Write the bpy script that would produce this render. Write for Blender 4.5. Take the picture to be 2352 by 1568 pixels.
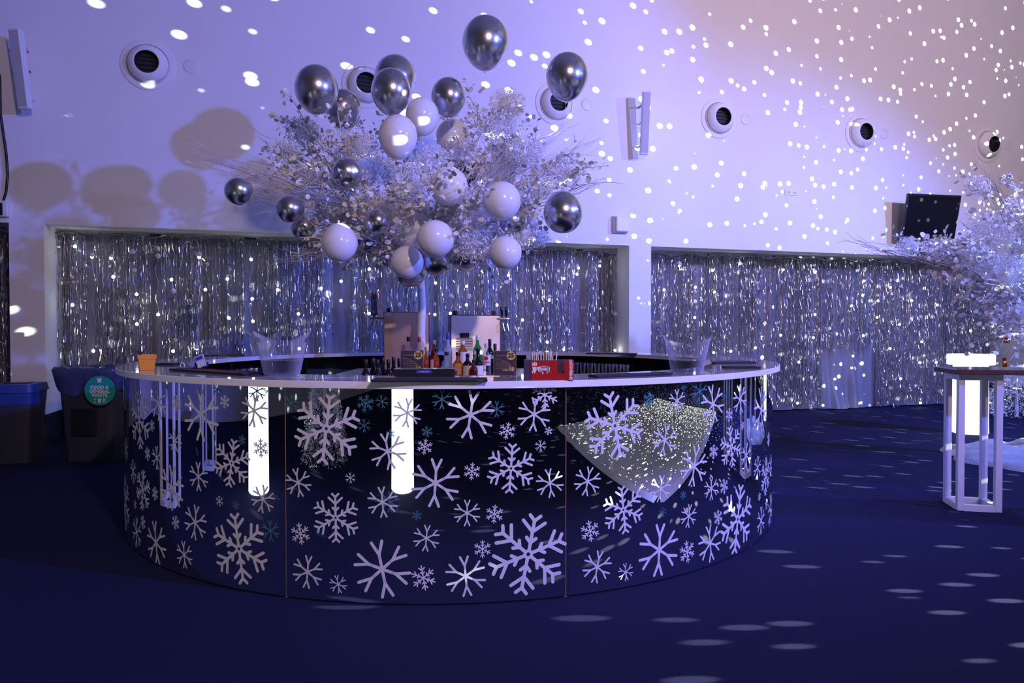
import bpy, math, random
from mathutils import Vector, Matrix
R_ = random.Random(7)
PI = math.pi
scn = bpy.context.scene
col = scn.collection
for o in list(bpy.data.objects):
    bpy.data.objects.remove(o)

# ------------------------------------------------------------------ camera, world, lights, exposure
FPX, CX, CY, EYE = 1600.0, 1176.0, 784.0, 1.35
PITCH = math.atan(27 / 1600)
cam = bpy.data.cameras.new('camera')
cam.sensor_width = 36.0
cam.lens = FPX / 2352 * 36.0
cam.clip_start = 0.05
cam_o = bpy.data.objects.new('camera', cam)
cam_o.location = (0, 0, EYE)
cam_o.rotation_euler = (PI / 2 - PITCH, 0, 0)
col.objects.link(cam_o)
scn.camera = cam_o
scn.view_settings.view_transform = 'Standard'
scn.view_settings.look = 'None'
scn.view_settings.exposure = -0.17
scn.view_settings.gamma = 1.0
scn.view_settings.use_curve_mapping = False
world = bpy.data.worlds.new('world')
scn.world = world
world.use_nodes = True
world.node_tree.nodes['Background'].inputs[0].default_value = (0.35, 0.33, 0.5, 1)
world.node_tree.nodes['Background'].inputs[1].default_value = 0.0

W0 = Vector((4.12, 10.9, 0))          # a point on the long wall; WU runs along it, WN points into the room
WU = Vector((0.960, 0.279, 0)).normalized()
WN = Vector((0.279, -0.960, 0)).normalized()
WANG = math.atan2(WU.y, WU.x)


def WP(t, q, z):
    p = W0 + WU * t + WN * q
    return Vector((p.x, p.y, z))


def ray(px, py):
    d = Vector(((px - CX) / FPX, 1.0, -(py - CY) / FPX))
    c, s = math.cos(PITCH), math.sin(PITCH)
    return Vector((d.x, c * d.y + s * d.z, -s * d.y + c * d.z))


def at(px, py, depth):
    d = ray(px, py)
    return Vector((0, 0, EYE)) + d * (depth / d.y)


def at_z(px, py, z):
    d = ray(px, py)
    return Vector((0, 0, EYE)) + d * ((z - EYE) / d.z)


def at_wall(px, py, q=0.0):
    d = ray(px, py)
    n = (W0 + WN * q).dot(WN)
    return Vector((0, 0, EYE)) + d * ((n - Vector((0, 0, EYE)).dot(WN)) / d.dot(WN))


def aim(o, target):
    o.rotation_euler = (Vector(target) - o.location).to_track_quat('-Z', 'Y').to_euler()


def spot(name, loc, target, power, color, angle, blend, radius):
    l = bpy.data.lights.new(name, 'SPOT')
    l.energy, l.color, l.spot_size, l.spot_blend, l.shadow_soft_size = power, color, math.radians(angle), blend, radius
    o = bpy.data.objects.new(name, l)
    o.location = loc
    aim(o, target)
    col.objects.link(o)
    return o


STAND = Vector((9.9, -0.1, 4.7))
HANG = Vector((10.3, 4.6, 5.2))
# blue moving head on the lighting stand, aimed past the tree at the wall behind it
spot('blue_spot_on_stand_offscreen', STAND + Vector((-0.15, 0.1, 0.0)), (-2.2, 7.0, 3.35), 6400, (0.12, 0.16, 1.0), 60, 0.45, 0.10)
# blue-violet moving head hung high at the right side of the hall
spot('blue_spot_hung_high_offscreen', HANG, (3.8, 10.0, -0.5), 5400, (0.13, 0.21, 1.0), 82, 0.8, 0.10)
# warm pink wash from the truss above the dance floor
spot('pink_wash_offscreen', (7.5, 2.5, 5.5), at_wall(1950, 60), 1650, (1.0, 0.70, 0.95), 90, 0.9, 0.22)
# weaker warm wash from the truss above the camera side of the hall
spot('warm_wash_offscreen', (2.6, -2.2, 5.2), (-0.2, 6.6, 2.7), 1250, (1.0, 0.72, 0.86), 84, 0.9, 0.2)
# starball near the far end of the dance floor: white pin spots thrown around the hall
sl = bpy.data.lights.new('starball_offscreen', 'POINT')
sl.energy, sl.shadow_soft_size, sl.color = 30000, 0.004, (1.0, 1.0, 0.86)
sl.use_nodes = True
nt = sl.node_tree
em = nt.nodes['Emission']
geo = nt.nodes.new('ShaderNodeNewGeometry')
vor = nt.nodes.new('ShaderNodeTexVoronoi')
vor.voronoi_dimensions = '3D'
vor.inputs['Scale'].default_value = 52
nt.links.new(geo.outputs['Incoming'], vor.inputs['Vector'])
mr = nt.nodes.new('ShaderNodeMapRange')
mr.inputs['From Min'].default_value = 0.205
mr.inputs['From Max'].default_value = 0.14
mr.clamp = True
nt.links.new(vor.outputs['Distance'], mr.inputs['Value'])
nt.links.new(mr.outputs['Result'], em.inputs['Strength'])
so = bpy.data.objects.new('starball_offscreen', sl)
so.location = (10.4, 3.4, 2.8)
col.objects.link(so)


# ------------------------------------------------------------------ materials
def mat(name, color, rough=0.5, metal=0.0, emit=None, strength=0.0, trans=0.0, ior=1.45, noise=0.0, nscale=20.0, bump=0.0,
        bscale=80.0, spec=None, alpha=1.0, rough_noise=0.0, coat=0.0):
    m = bpy.data.materials.new(name)
    m.use_nodes = True
    t = m.node_tree
    b = t.nodes['Principled BSDF']
    b.inputs['Base Color'].default_value = (*color, 1)
    b.inputs['Roughness'].default_value = rough
    b.inputs['Metallic'].default_value = metal
    b.inputs['Transmission Weight'].default_value = trans
    b.inputs['IOR'].default_value = ior
    b.inputs['Alpha'].default_value = alpha
    b.inputs['Coat Weight'].default_value = coat
    if spec is not None:
        b.inputs['Specular IOR Level'].default_value = spec
    if emit:
        b.inputs['Emission Color'].default_value = (*emit, 1)
        b.inputs['Emission Strength'].default_value = strength
    tc = t.nodes.new('ShaderNodeTexCoord')
    nz = t.nodes.new('ShaderNodeTexNoise')
    nz.inputs['Scale'].default_value = nscale
    nz.inputs['Detail'].default_value = 4
    t.links.new(tc.outputs['Object'], nz.inputs['Vector'])
    if noise > 0:
        mx = t.nodes.new('ShaderNodeMix')
        mx.data_type = 'RGBA'
        mx.inputs[6].default_value = (*[c * (1 - noise) for c in color], 1)
        mx.inputs[7].default_value = (*[min(1, c * (1 + noise)) for c in color], 1)
        t.links.new(nz.outputs['Fac'], mx.inputs[0])
        t.links.new(mx.outputs[2], b.inputs['Base Color'])
    if rough_noise > 0:
        m2 = t.nodes.new('ShaderNodeMapRange')
        m2.inputs['To Min'].default_value = max(0, rough - rough_noise)
        m2.inputs['To Max'].default_value = min(1, rough + rough_noise)
        t.links.new(nz.outputs['Fac'], m2.inputs['Value'])
        t.links.new(m2.outputs['Result'], b.inputs['Roughness'])
    if bump > 0:
        n2 = t.nodes.new('ShaderNodeTexNoise')
        n2.inputs['Scale'].default_value = bscale
        n2.inputs['Detail'].default_value = 3
        t.links.new(tc.outputs['Object'], n2.inputs['Vector'])
        bp = t.nodes.new('ShaderNodeBump')
        bp.inputs['Strength'].default_value = bump
        bp.inputs['Distance'].default_value = 0.01
        t.links.new(n2.outputs['Fac'], bp.inputs['Height'])
        t.links.new(bp.outputs['Normal'], b.inputs['Normal'])
    return m


M = {}
M['wall'] = mat('white_wall_paint', (0.78, 0.78, 0.78), 0.75, noise=0.02, nscale=3, bump=0.04, bscale=150)
M['wall_dark'] = mat('grey_wall_paint', (0.36, 0.36, 0.38), 0.8, noise=0.05, nscale=2)
M['ceiling'] = mat('grey_ceiling', (0.42, 0.42, 0.42), 0.9, noise=0.1, nscale=2)
M['carpet'] = mat('navy_carpet', (0.015, 0.017, 0.055), 0.95, noise=0.55, nscale=240, bump=0.6, bscale=320, spec=0.1)
M['plinth'] = mat('black_plinth', (0.012, 0.012, 0.014), 0.6, noise=0.1)
M['plastic_white'] = mat('white_plastic', (0.75, 0.75, 0.76), 0.4, noise=0.02)
M['plastic_grey'] = mat('grey_mesh_plastic', (0.45, 0.45, 0.47), 0.55, noise=0.1, nscale=300)
M['black'] = mat('black_plastic', (0.01, 0.01, 0.012), 0.4, noise=0.1)
M['black_gloss'] = mat('black_gloss', (0.006, 0.006, 0.008), 0.12, noise=0.05)
M['rubber'] = mat('black_rubber', (0.012, 0.012, 0.02), 0.6, noise=0.2, nscale=90, bump=0.2)
M['mirror'] = mat('mirrored_acrylic', (0.80, 0.82, 0.86), 0.012, 1.0, rough_noise=0.006, nscale=3)
M['joint'] = mat('copper_joint_strip', (0.45, 0.30, 0.26), 0.35, 0.6, noise=0.1)
M['sticker'] = mat('white_vinyl', (0.72, 0.70, 0.74), 0.55, noise=0.02)
M['ghost_teal'] = mat('teal_ghost_flake', (0.05, 0.20, 0.24), 0.5, noise=0.05)  # flat colour standing in for faint snowflake reflections in the panels
M['counter'] = mat('white_gloss_laminate', (0.62, 0.61, 0.66), 0.07, noise=0.02, nscale=5, coat=0.6, spec=0.9)
M['counter_edge'] = mat('white_edge_band', (0.90, 0.89, 0.92), 0.4, noise=0.02)
M['chrome'] = mat('chrome_latex', (0.60, 0.60, 0.64), 0.27, 1.0, rough_noise=0.04, nscale=6)
M['white_latex'] = mat('white_latex', (0.88, 0.87, 0.88), 0.22, noise=0.02, nscale=4)
M['white_latex'].node_tree.nodes['Principled BSDF'].inputs['Subsurface Weight'].default_value = 0.25
M['white_latex'].node_tree.nodes['Principled BSDF'].inputs['Subsurface Radius'].default_value = (0.05, 0.05, 0.05)
M['ribbon'] = mat('clear_ribbon', (0.7, 0.7, 0.72), 0.3, noise=0.05)
M['bark'] = mat('painted_white_bark', (0.74, 0.70, 0.67), 0.7, noise=0.25, nscale=30, bump=0.5, bscale=60)
M['twig'] = mat('whitewashed_twig', (0.66, 0.62, 0.61), 0.65, noise=0.3, nscale=40)
M['twig_dark'] = mat('brown_twig', (0.16, 0.12, 0.11), 0.7, noise=0.3, nscale=40)
M['leaf'] = mat('frosted_leaf', (0.82, 0.80, 0.76), 0.5, noise=0.25, nscale=9)
M['leaf_grey'] = mat('frosted_grey_leaf', (0.58, 0.56, 0.52), 0.55, noise=0.3, nscale=9)
M['fluff'] = mat('white_gypsophila', (0.92, 0.92, 0.94), 0.6, noise=0.06)
M['fur'] = mat('white_faux_fur', (0.46, 0.45, 0.48), 0.9, noise=0.12, nscale=25, bump=0.8, bscale=60)
M['foil'] = mat('silver_foil', (0.52, 0.51, 0.54), 0.20, 0.85, rough_noise=0.12, nscale=30)
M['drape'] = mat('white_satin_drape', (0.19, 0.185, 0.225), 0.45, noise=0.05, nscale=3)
M['garland'] = mat('dark_pine_garland', (0.05, 0.075, 0.06), 0.6, noise=0.4, nscale=15)
M['bauble'] = mat('pearl_bauble', (0.6, 0.58, 0.58), 0.25, noise=0.05)
M['wire'] = mat('silver_wire', (0.4, 0.4, 0.42), 0.4, 0.8)
M['bulb'] = mat('fairy_bulb', (1, 1, 1), 0.3, emit=(0.93, 0.96, 1.0), strength=26)
M['glow'] = mat('glowing_polyethylene', (0.9, 0.9, 0.9), 0.4, emit=(0.92, 0.98, 1.0), strength=1.7, noise=0.02)
M['frame_white'] = mat('white_painted_steel', (0.74, 0.72, 0.72), 0.4, noise=0.03)
M['wood_top'] = mat('dark_walnut_top', (0.10, 0.05, 0.045), 0.14, noise=0.4, nscale=12)
M['copper'] = mat('polished_copper', (0.95, 0.60, 0.52), 0.30, 0.85, rough_noise=0.05, nscale=4)
M['brass'] = mat('brushed_brass', (1.0, 0.84, 0.66), 0.40, 0.9, rough_noise=0.05, nscale=4)
M['steel'] = mat('stainless_steel', (0.6, 0.6, 0.63), 0.22, 1.0, rough_noise=0.05)
M['acrylic'] = mat('clear_acrylic', (0.97, 0.98, 1.0), 0.02, trans=1.0, ior=1.25)
M['water'] = mat('melt_water', (0.75, 0.80, 0.95), 0.02, trans=1.0, ior=1.15)
M['clear_glass'] = mat('clear_glass', (0.95, 0.97, 1.0), 0.02, trans=1.0, ior=1.3)
M['green_glass'] = mat('green_glass', (0.04, 0.42, 0.08), 0.06, trans=0.75, ior=1.35)
M['dark_glass'] = mat('dark_bottle_glass', (0.008, 0.008, 0.010), 0.08, noise=0.1)
M['amber'] = mat('amber_spirit', (0.50, 0.16, 0.03), 0.08, trans=0.6, ior=1.35)
M['red_spirit'] = mat('red_spirit', (0.22, 0.02, 0.02), 0.08, trans=0.5, ior=1.35)
M['frosted'] = mat('frosted_glass', (0.55, 0.58, 0.72), 0.3, trans=0.5)
M['label_cream'] = mat('cream_label', (0.72, 0.62, 0.5), 0.6, noise=0.1, nscale=60)
M['label_white'] = mat('white_label', (0.75, 0.75, 0.75), 0.6, noise=0.1, nscale=60)
M['label_red'] = mat('red_label', (0.55, 0.03, 0.03), 0.5, noise=0.1, nscale=60)
M['label_orange'] = mat('orange_label', (0.75, 0.28, 0.10), 0.5, noise=0.1, nscale=60)
M['label_teal'] = mat('teal_label', (0.12, 0.42, 0.36), 0.5, noise=0.2, nscale=80)
M['cap_red'] = mat('red_cap', (0.45, 0.02, 0.03), 0.4, noise=0.1)
M['cap_white'] = mat('white_cap', (0.7, 0.7, 0.7), 0.4, noise=0.05)
M['cap_black'] = mat('black_cap', (0.015, 0.01, 0.01), 0.4, noise=0.05)
M['cap_blue'] = mat('blue_cap', (0.05, 0.08, 0.35), 0.4, noise=0.05)
M['cork'] = mat('cork', (0.45, 0.28, 0.16), 0.8, noise=0.2)
M['gold'] = mat('gold_print', (0.62, 0.45, 0.12), 0.45, noise=0.03)
M['sign'] = mat('dark_plum_card', (0.028, 0.018, 0.034), 0.6, noise=0.05)
M['sign_frame'] = mat('bronze_card_edge', (0.22, 0.16, 0.12), 0.5, noise=0.05)
M['red_foil'] = mat('red_metallic_card', (0.62, 0.03, 0.03), 0.3, 0.35, noise=0.15, nscale=8)
M['purple'] = mat('dark_purple_plastic', (0.06, 0.04, 0.10), 0.5, noise=0.05)
M['print_white'] = mat('white_print', (0.78, 0.76, 0.78), 0.6, noise=0.02)
M['print_grey'] = mat('grey_print', (0.30, 0.30, 0.36), 0.6, noise=0.02)
M['print_blue'] = mat('blue_print', (0.02, 0.04, 0.45), 0.5, noise=0.02)
M['screen_blue'] = mat('cyan_print', (0.03, 0.28, 0.60), 0.5, noise=0.02)
M['orange'] = mat('orange_plastic', (0.72, 0.26, 0.02), 0.45, noise=0.04)
M['mat_red'] = mat('dark_red_rubber', (0.12, 0.008, 0.02), 0.6, noise=0.2, nscale=60)
M['straw_white'] = mat('white_paper_straw', (0.72, 0.70, 0.66), 0.7, noise=0.05)
M['straw_brown'] = mat('brown_paper_straw', (0.30, 0.20, 0.14), 0.7, noise=0.1)
M['bin_blue'] = mat('blue_bin_plastic', (0.02, 0.05, 0.22), 0.45, noise=0.08)
M['bin_grey'] = mat('dark_grey_bin_plastic', (0.03, 0.032, 0.05), 0.55, noise=0.08)
M['bin_bag'] = mat('glossy_bin_liner', (0.05, 0.06, 0.12), 0.18, noise=0.2, bump=0.6, bscale=14)
M['green_sign'] = mat('green_sign_print', (0.01, 0.36, 0.24), 0.5, noise=0.03)
M['red_sign'] = mat('red_sign_print', (0.5, 0.02, 0.02), 0.5, noise=0.03)
M['yellow_sign'] = mat('yellow_sign_print', (0.5, 0.5, 0.12), 0.5, noise=0.03)
M['dance'] = mat('white_gloss_dance_floor', (0.80, 0.80, 0.82), 0.12, noise=0.02, nscale=4)
M['dark_interior'] = mat('black_laminate', (0.01, 0.01, 0.013), 0.5, noise=0.1)
M['grille'] = mat('dark_vent_throat', (0.015, 0.015, 0.02), 0.7, noise=0.1)
M['tv'] = mat('black_screen', (0.006, 0.006, 0.009), 0.22, noise=0.05)


def clear_mat(name, tint, edge, blend=0.25, rough=0.04):
    """thin clear plastic or glass: see-through face-on, pale and glossy at grazing angles"""
    m = bpy.data.materials.new(name)
    m.use_nodes = True
    t = m.node_tree
    p = t.nodes['Principled BSDF']
    p.inputs['Base Color'].default_value = (*edge, 1)
    p.inputs['Roughness'].default_value = rough
    p.inputs['Specular IOR Level'].default_value = 1.0
    tr = t.nodes.new('ShaderNodeBsdfTransparent')
    tr.inputs[0].default_value = (*tint, 1)
    lw = t.nodes.new('ShaderNodeLayerWeight')
    lw.inputs[0].default_value = blend
    nz = t.nodes.new('ShaderNodeTexNoise')
    nz.inputs['Scale'].default_value = 8
    ma = t.nodes.new('ShaderNodeMath')
    ma.operation = 'MULTIPLY_ADD'
    ma.inputs[1].default_value = 0.04
    t.links.new(nz.outputs['Fac'], ma.inputs[0])
    t.links.new(lw.outputs['Facing'], ma.inputs[2])
    mx = t.nodes.new('ShaderNodeMixShader')
    t.links.new(ma.outputs[0], mx.inputs[0])
    t.links.new(tr.outputs[0], mx.inputs[1])
    t.links.new(p.outputs[0], mx.inputs[2])
    t.links.new(mx.outputs[0], t.nodes['Material Output'].inputs[0])
    return m


M['acrylic'] = clear_mat('clear_acrylic', (0.95, 0.96, 0.98), (0.62, 0.62, 0.68), 0.20)
M['water'] = clear_mat('melt_water', (0.55, 0.60, 0.78), (0.12, 0.13, 0.2), 0.2)
M['clear_glass'] = clear_mat('clear_glass', (0.90, 0.92, 0.95), (0.45, 0.45, 0.5), 0.3)

# ------------------------------------------------------------------ mesh helpers
ORG = {}


class MB:
    """collects shapes in world coordinates; build() makes ONE mesh object"""

    def __init__(s):
        s.v, s.f, s.mi = [], [], []

    def face(s, pts, mi=0):
        n = len(s.v)
        s.v += [tuple(p) for p in pts]
        s.f.append(tuple(range(n, n + len(pts))))
        s.mi.append(mi)

    def grid(s, rows, closed_u=False, closed_v=False, mi=0):
        n = len(s.v)
        nr, nc = len(rows), len(rows[0])
        for r in rows:
            s.v += [tuple(p) for p in r]
        for i in range(nr if closed_v else nr - 1):
            for j in range(nc if closed_u else nc - 1):
                a, b = n + i * nc + j, n + i * nc + (j + 1) % nc
                c, d = n + ((i + 1) % nr) * nc + (j + 1) % nc, n + ((i + 1) % nr) * nc + j
                s.f.append((a, b, c, d))
                s.mi.append(mi)

    def box(s, c, size, ux=(1, 0, 0), uy=(0, 1, 0), uz=(0, 0, 1), mi=0, taper=1.0, bev=0.0):
        c, ux, uy, uz = Vector(c), Vector(ux), Vector(uy), Vector(uz)
        hx, hy, hz = [q / 2 for q in size]
        n = len(s.v)
        if bev > 0:
            rings = []
            for z, ins in ((-hz, bev), (-hz + bev, 0), (hz - bev, 0), (hz, bev)):
                k = taper if z > 0 else 1.0
                ring = []
                for (sx, sy) in ((1, 1), (-1, 1), (-1, -1), (1, -1)):
                    for q in range(3):
                        a = math.atan2(sy, sx) - PI / 4 + q * PI / 4
                        x = sx * (hx - bev) + (bev - ins * 0.9) * math.cos(a)
                        y = sy * (hy - bev) + (bev - ins * 0.9) * math.sin(a)
                        ring.append(c + ux * x * k + uy * y * k + uz * z)
                rings.append(ring)
            s.grid(rings, closed_u=True, mi=mi)
            s.face(list(reversed(rings[0])), mi)
            s.face(rings[-1], mi)
            return
        for sz in (-1, 1):
            k = taper if sz > 0 else 1.0
            for sx, sy in ((-1, -1), (1, -1), (1, 1), (-1, 1)):
                s.v.append(tuple(c + ux * sx * hx * k + uy * sy * hy * k + uz * sz * hz))
        for q in ((0, 3, 2, 1), (4, 5, 6, 7), (0, 1, 5, 4), (1, 2, 6, 5), (2, 3, 7, 6), (3, 0, 4, 7)):
            s.f.append(tuple(n + i for i in q))
            s.mi.append(mi)

    def tube(s, path, rad, seg=8, cap=True, mi=0):
        path = [Vector(p) for p in path]
        if not isinstance(rad, (list, tuple)):
            rad = [rad] * len(path)
        rows = []
        up = Vector((0, 0, 1))
        for i, p in enumerate(path):
            d = (path[min(i + 1, len(path) - 1)] - path[max(i - 1, 0)])
            if d.length < 1e-9:
                d = Vector((0, 0, 1))
            d.normalize()
            a = up if abs(d.dot(up)) < 0.95 else Vector((1, 0, 0))
            x = d.cross(a).normalized()
            y = d.cross(x)
            rows.append([p + (x * math.cos(2 * PI * k / seg) + y * math.sin(2 * PI * k / seg)) * rad[i] for k in range(seg)])
        s.grid(rows, closed_u=True, mi=mi)
        if cap:
            s.face(list(reversed(rows[0])), mi)
            s.face(rows[-1], mi)

    def lathe(s, c, prof, seg=24, axis=(0, 0, 1), mi=0, sx=1.0, sy=1.0, rot=0.0):
        """prof: list of (radius, height) along axis from c"""
        c, ax = Vector(c), Vector(axis).normalized()
        a = Vector((0, 0, 1)) if abs(ax.z) < 0.9 else Vector((1, 0, 0))
        x = a.cross(ax).normalized()
        y = ax.cross(x)
        rows = [[c + ax * h + (x * math.cos(2 * PI * k / seg + rot) * sx + y * math.sin(2 * PI * k / seg + rot) * sy) * r
                 for k in range(seg)] for r, h in prof]
        s.grid(rows, closed_u=True, mi=mi)

    def build(s, name, material, parent=None, smooth=False, autosmooth=None):
        me = bpy.data.meshes.new(name)
        org = ORG.get(parent.name, Vector((0, 0, 0))) if parent else Vector((0, 0, 0))
        ox, oy, oz = org
        me.from_pydata([(v[0] - ox, v[1] - oy, v[2] - oz) for v in s.v], [], s.f)
        ms = material if isinstance(material, (list, tuple)) else [material]
        for m in ms:
            me.materials.append(m)
        if len(ms) > 1:
            me.polygons.foreach_set('material_index', s.mi)
        if smooth:
            me.polygons.foreach_set('use_smooth', [True] * len(me.polygons))
            if autosmooth:
                me.set_sharp_from_angle(angle=math.radians(autosmooth))
        me.update()
        o = bpy.data.objects.new(name, me)
        col.objects.link(o)
        if parent:
            o.parent = parent
            ORG[o.name] = org
        return o


def tag(o, label, cat, group=None, kind=None):
    o['label'] = label
    o['category'] = cat
    if group:
        o['group'] = group
    if kind:
        o['kind'] = kind
    return o


def struct(o):
    o['kind'] = 'structure'
    return o


def thing(name, loc, label, cat, group=None):
    o = bpy.data.objects.new(name, None)
    o.empty_display_size = 0.1
    o.location = loc
    col.objects.link(o)
    ORG[o.name] = Vector(loc)
    return tag(o, label, cat, group)


def link_copy(src, parent, mw=None):
    c = src.copy()
    col.objects.link(c)
    c.parent = parent
    if mw is not None:
        c.matrix_local = mw
    return c


def lettering(text, size, o3, ux, uy, material, parent, name='lettering', align='CENTER', bold=0.0, depth=0.0006):
    """flat print: text set in the plane (ux, uy) centred on o3"""
    cu = bpy.data.curves.new(name, 'FONT')
    cu.body, cu.size, cu.align_x, cu.align_y = text, size, align, 'CENTER'
    cu.extrude, cu.offset, cu.resolution_u = depth, bold, 2
    t = bpy.data.objects.new(name, cu)
    col.objects.link(t)
    dg = bpy.context.evaluated_depsgraph_get()
    dg.update()
    me = bpy.data.meshes.new_from_object(t.evaluated_get(dg))
    col.objects.unlink(t)
    bpy.data.objects.remove(t)
    ux, uy = Vector(ux).normalized(), Vector(uy).normalized()
    uz = ux.cross(uy)
    org = ORG.get(parent.name, Vector((0, 0, 0)))
    mw = Matrix(((ux.x, uy.x, uz.x, o3[0] - org.x), (ux.y, uy.y, uz.y, o3[1] - org.y), (ux.z, uy.z, uz.z, o3[2] - org.z), (0, 0, 0, 1)))
    me.transform(mw)
    me.materials.clear()
    me.materials.append(material)
    me.name = name
    o = bpy.data.objects.new(name, me)
    col.objects.link(o)
    o.parent = parent
    ORG[o.name] = org
    return o


# ------------------------------------------------------------------ the hall
SOFFIT, REC, HTOP = 2.58, 0.68, 7.6
PIL = [(-10.31, -9.96), (-2.507, -2.153), (5.15, 5.5)]
TL, TR, QB = -14.5, 11.5, 19.0

b = MB()
b.face([WP(TL, -REC, 0), WP(TR, -REC, 0), WP(TR, QB, 0), WP(TL, QB, 0)][::-1])
b.face([WP(TL, -REC, -0.05), WP(TR, -REC, -0.05), WP(TR, QB, -0.05), WP(TL, QB, -0.05)])
struct(b.build('floor', M['carpet']))
b = MB()
b.box(WP((TL + TR) / 2, (QB - REC) / 2, HTOP + 0.1), (TR - TL, QB + REC + 0.6, 0.2), WU, -WN)
struct(b.build('ceiling', M['ceiling']))
b = MB()
b.box(WP((TL + TR) / 2, -REC / 2, (SOFFIT + HTOP) / 2), (TR - TL, REC, HTOP - SOFFIT), WU, -WN)
for i, (t0, t1) in enumerate(PIL):
    b.box(WP((t0 + t1) / 2, -REC / 2, (0.36 + SOFFIT) / 2), (t1 - t0, REC, SOFFIT - 0.36), WU, -WN)
b.box(WP((TL - 13.2) / 2, -REC / 2, SOFFIT / 2), (-13.2 - TL, REC, SOFFIT), WU, -WN)
b.box(WP((5.5 + TR) / 2, -REC / 2, SOFFIT / 2), (TR - 5.5, REC, SOFFIT), WU, -WN)
struct(b.build('wall_back', M['wall']))
b = MB()
b.box(WP((TL + TR) / 2, -REC - 0.06, SOFFIT / 2), (TR - TL, 0.1, SOFFIT), WU, -WN)
struct(b.build('wall_recess', M['wall_dark']))
b = MB()
for t0, t1 in PIL:
    b.box(WP((t0 + t1) / 2, -REC / 2 - 0.02, 0.18), (t1 - t0 - 0.03, REC - 0.03, 0.36), WU, -WN)
struct(b.build('baseboard_back', M['plinth']))
b = MB()
b.box(WP(TL - 0.1, QB / 2, HTOP / 2), (0.2, QB + 1.2, HTOP), WU, -WN)
struct(b.build('wall_left', M['wall_dark']))
b = MB()
b.box(WP(TR + 0.1, QB / 2, HTOP / 2), (0.2, QB + 1.2, HTOP), WU, -WN)
struct(b.build('wall_right', M['wall_dark']))
b = MB()
b.box(WP((TL + TR) / 2, QB + 0.1, HTOP / 2), (TR - TL, 0.2, HTOP), WU, -WN)
struct(b.build('wall_rear', M['wall_dark']))

def t_of(px, q=-0.42):
    p = at_wall(px, 700, q)
    return (p - W0).dot(WU)


# ------------------------------------------------------------------ white satin drapes in the openings
def drape(t0, t1, label, seed, qb=-0.58, swirl=None):
    r = random.Random(seed)
    n = int((t1 - t0) / 0.035)
    ph = [r.uniform(0, 6.28) for _ in range(5)]
    rows = []
    nz = 14
    for k in range(nz + 1):
        z = SOFFIT - 0.03 - (SOFFIT - 0.045) * k / nz
        row = []
        for i in range(n + 1):
            t = t0 + (t1 - t0) * i / n
            a = 0.5 + 0.5 * k / nz
            q = qb + a * (0.028 * math.sin(t * 19 + ph[0]) + 0.022 * math.sin(t * 31 + ph[1] + 0.6 * math.sin(z * 2 + ph[2])) + 0.02 * math.sin(t * 7 + ph[3]))
            if swirl and swirl[0] < t < swirl[1]:
                w = math.sin(PI * (t - swirl[0]) / (swirl[1] - swirl[0]))
                q += w * 0.05 * max(0, 1 - z) * math.sin(t * 9 + z * 5)
                q += w * 0.22 * max(0, 0.9 - z) ** 2
            row.append(WP(t, q, z))
        rows.append(row)
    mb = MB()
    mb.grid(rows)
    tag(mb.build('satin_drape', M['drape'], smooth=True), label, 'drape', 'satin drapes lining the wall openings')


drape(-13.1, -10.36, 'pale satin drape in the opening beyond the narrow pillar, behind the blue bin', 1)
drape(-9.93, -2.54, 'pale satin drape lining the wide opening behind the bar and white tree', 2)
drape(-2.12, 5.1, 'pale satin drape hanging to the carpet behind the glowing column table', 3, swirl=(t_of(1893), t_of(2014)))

# ------------------------------------------------------------------ silver foil fringe curtains
def foil(t0, t1, zb, label, seed, q0=-0.42, gaps=(), dens=185, zt=SOFFIT - 0.05):
    r = random.Random(seed)
    root = thing('foil_curtain', WP((t0 + t1) / 2, q0, 0), label, 'curtain', 'silver foil fringe curtains')
    mb = MB()
    n = int((t1 - t0) * dens)
    clump = [r.uniform(0.25, 1.0) for _ in range(int((t1 - t0) * 9) + 3)]
    for i in range(n):
        t = t0 + (t1 - t0) * r.random()
        if any(a < t < c for a, c in gaps):
            continue
        if r.random() > clump[int((t - t0) * 9)]:
            continue
        q = q0 + r.uniform(-0.045, 0.04)
        w = r.uniform(0.0045, 0.0095)
        z1 = zb + r.uniform(-0.06, 0.10)
        if r.random() < 0.12:
            z1 += r.uniform(0, 0.5)
        nseg = max(6, int((zt - z1) / 0.065))
        a = r.uniform(0, 6.28)
        pts = []
        dx = 0.0
        for k in range(nseg + 1):
            z = zt - (zt - z1) * k / nseg
            a += r.gauss(0, 0.55)
            dx += r.gauss(0, 0.002)
            dq = r.gauss(0, 0.012)
            c = WP(t + dx, q + dq, z)
            e = (WU * math.cos(a) + WN * math.sin(a)) * w * 0.5
            pts.append((c - e, c + e))
        base = len(mb.v)
        for p0, p1 in pts:
            mb.v += [tuple(p0), tuple(p1)]
        for k in range(nseg):
            j = base + 2 * k
            mb.f.append((j, j + 1, j + 3, j + 2))
            mb.mi.append(0)
    # loose crumpled flecks of foil through the sheet
    for i in range(int((t1 - t0) * 260)):
        t, z = r.uniform(t0, t1), zb + (zt - zb) * (1 - r.random() ** 1.3 * 0.98)
        if any(a < t < c for a, c in gaps):
            continue
        c = WP(t, q0 + r.uniform(-0.03, 0.06), z)
        d1 = Vector((r.gauss(0, 1), r.gauss(0, 1), r.gauss(0, 1.8))).normalized() * r.uniform(0.012, 0.035)
        d2 = Vector((r.gauss(0, 1), r.gauss(0, 1), r.gauss(0, 1))).normalized() * r.uniform(0.004, 0.008)
        mb.face([c - d1 - d2, c + d1 - d2, c + d1 + d2, c - d1 + d2])
    o = mb.build('strands', M['foil'], root)
    o['kind'] = 'stuff'
    h = MB()
    h.box(WP((t0 + t1) / 2, q0, zt + 0.012), (t1 - t0, 0.02, 0.03), WU, -WN)
    h.build('header_band', M['foil'], root)


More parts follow.
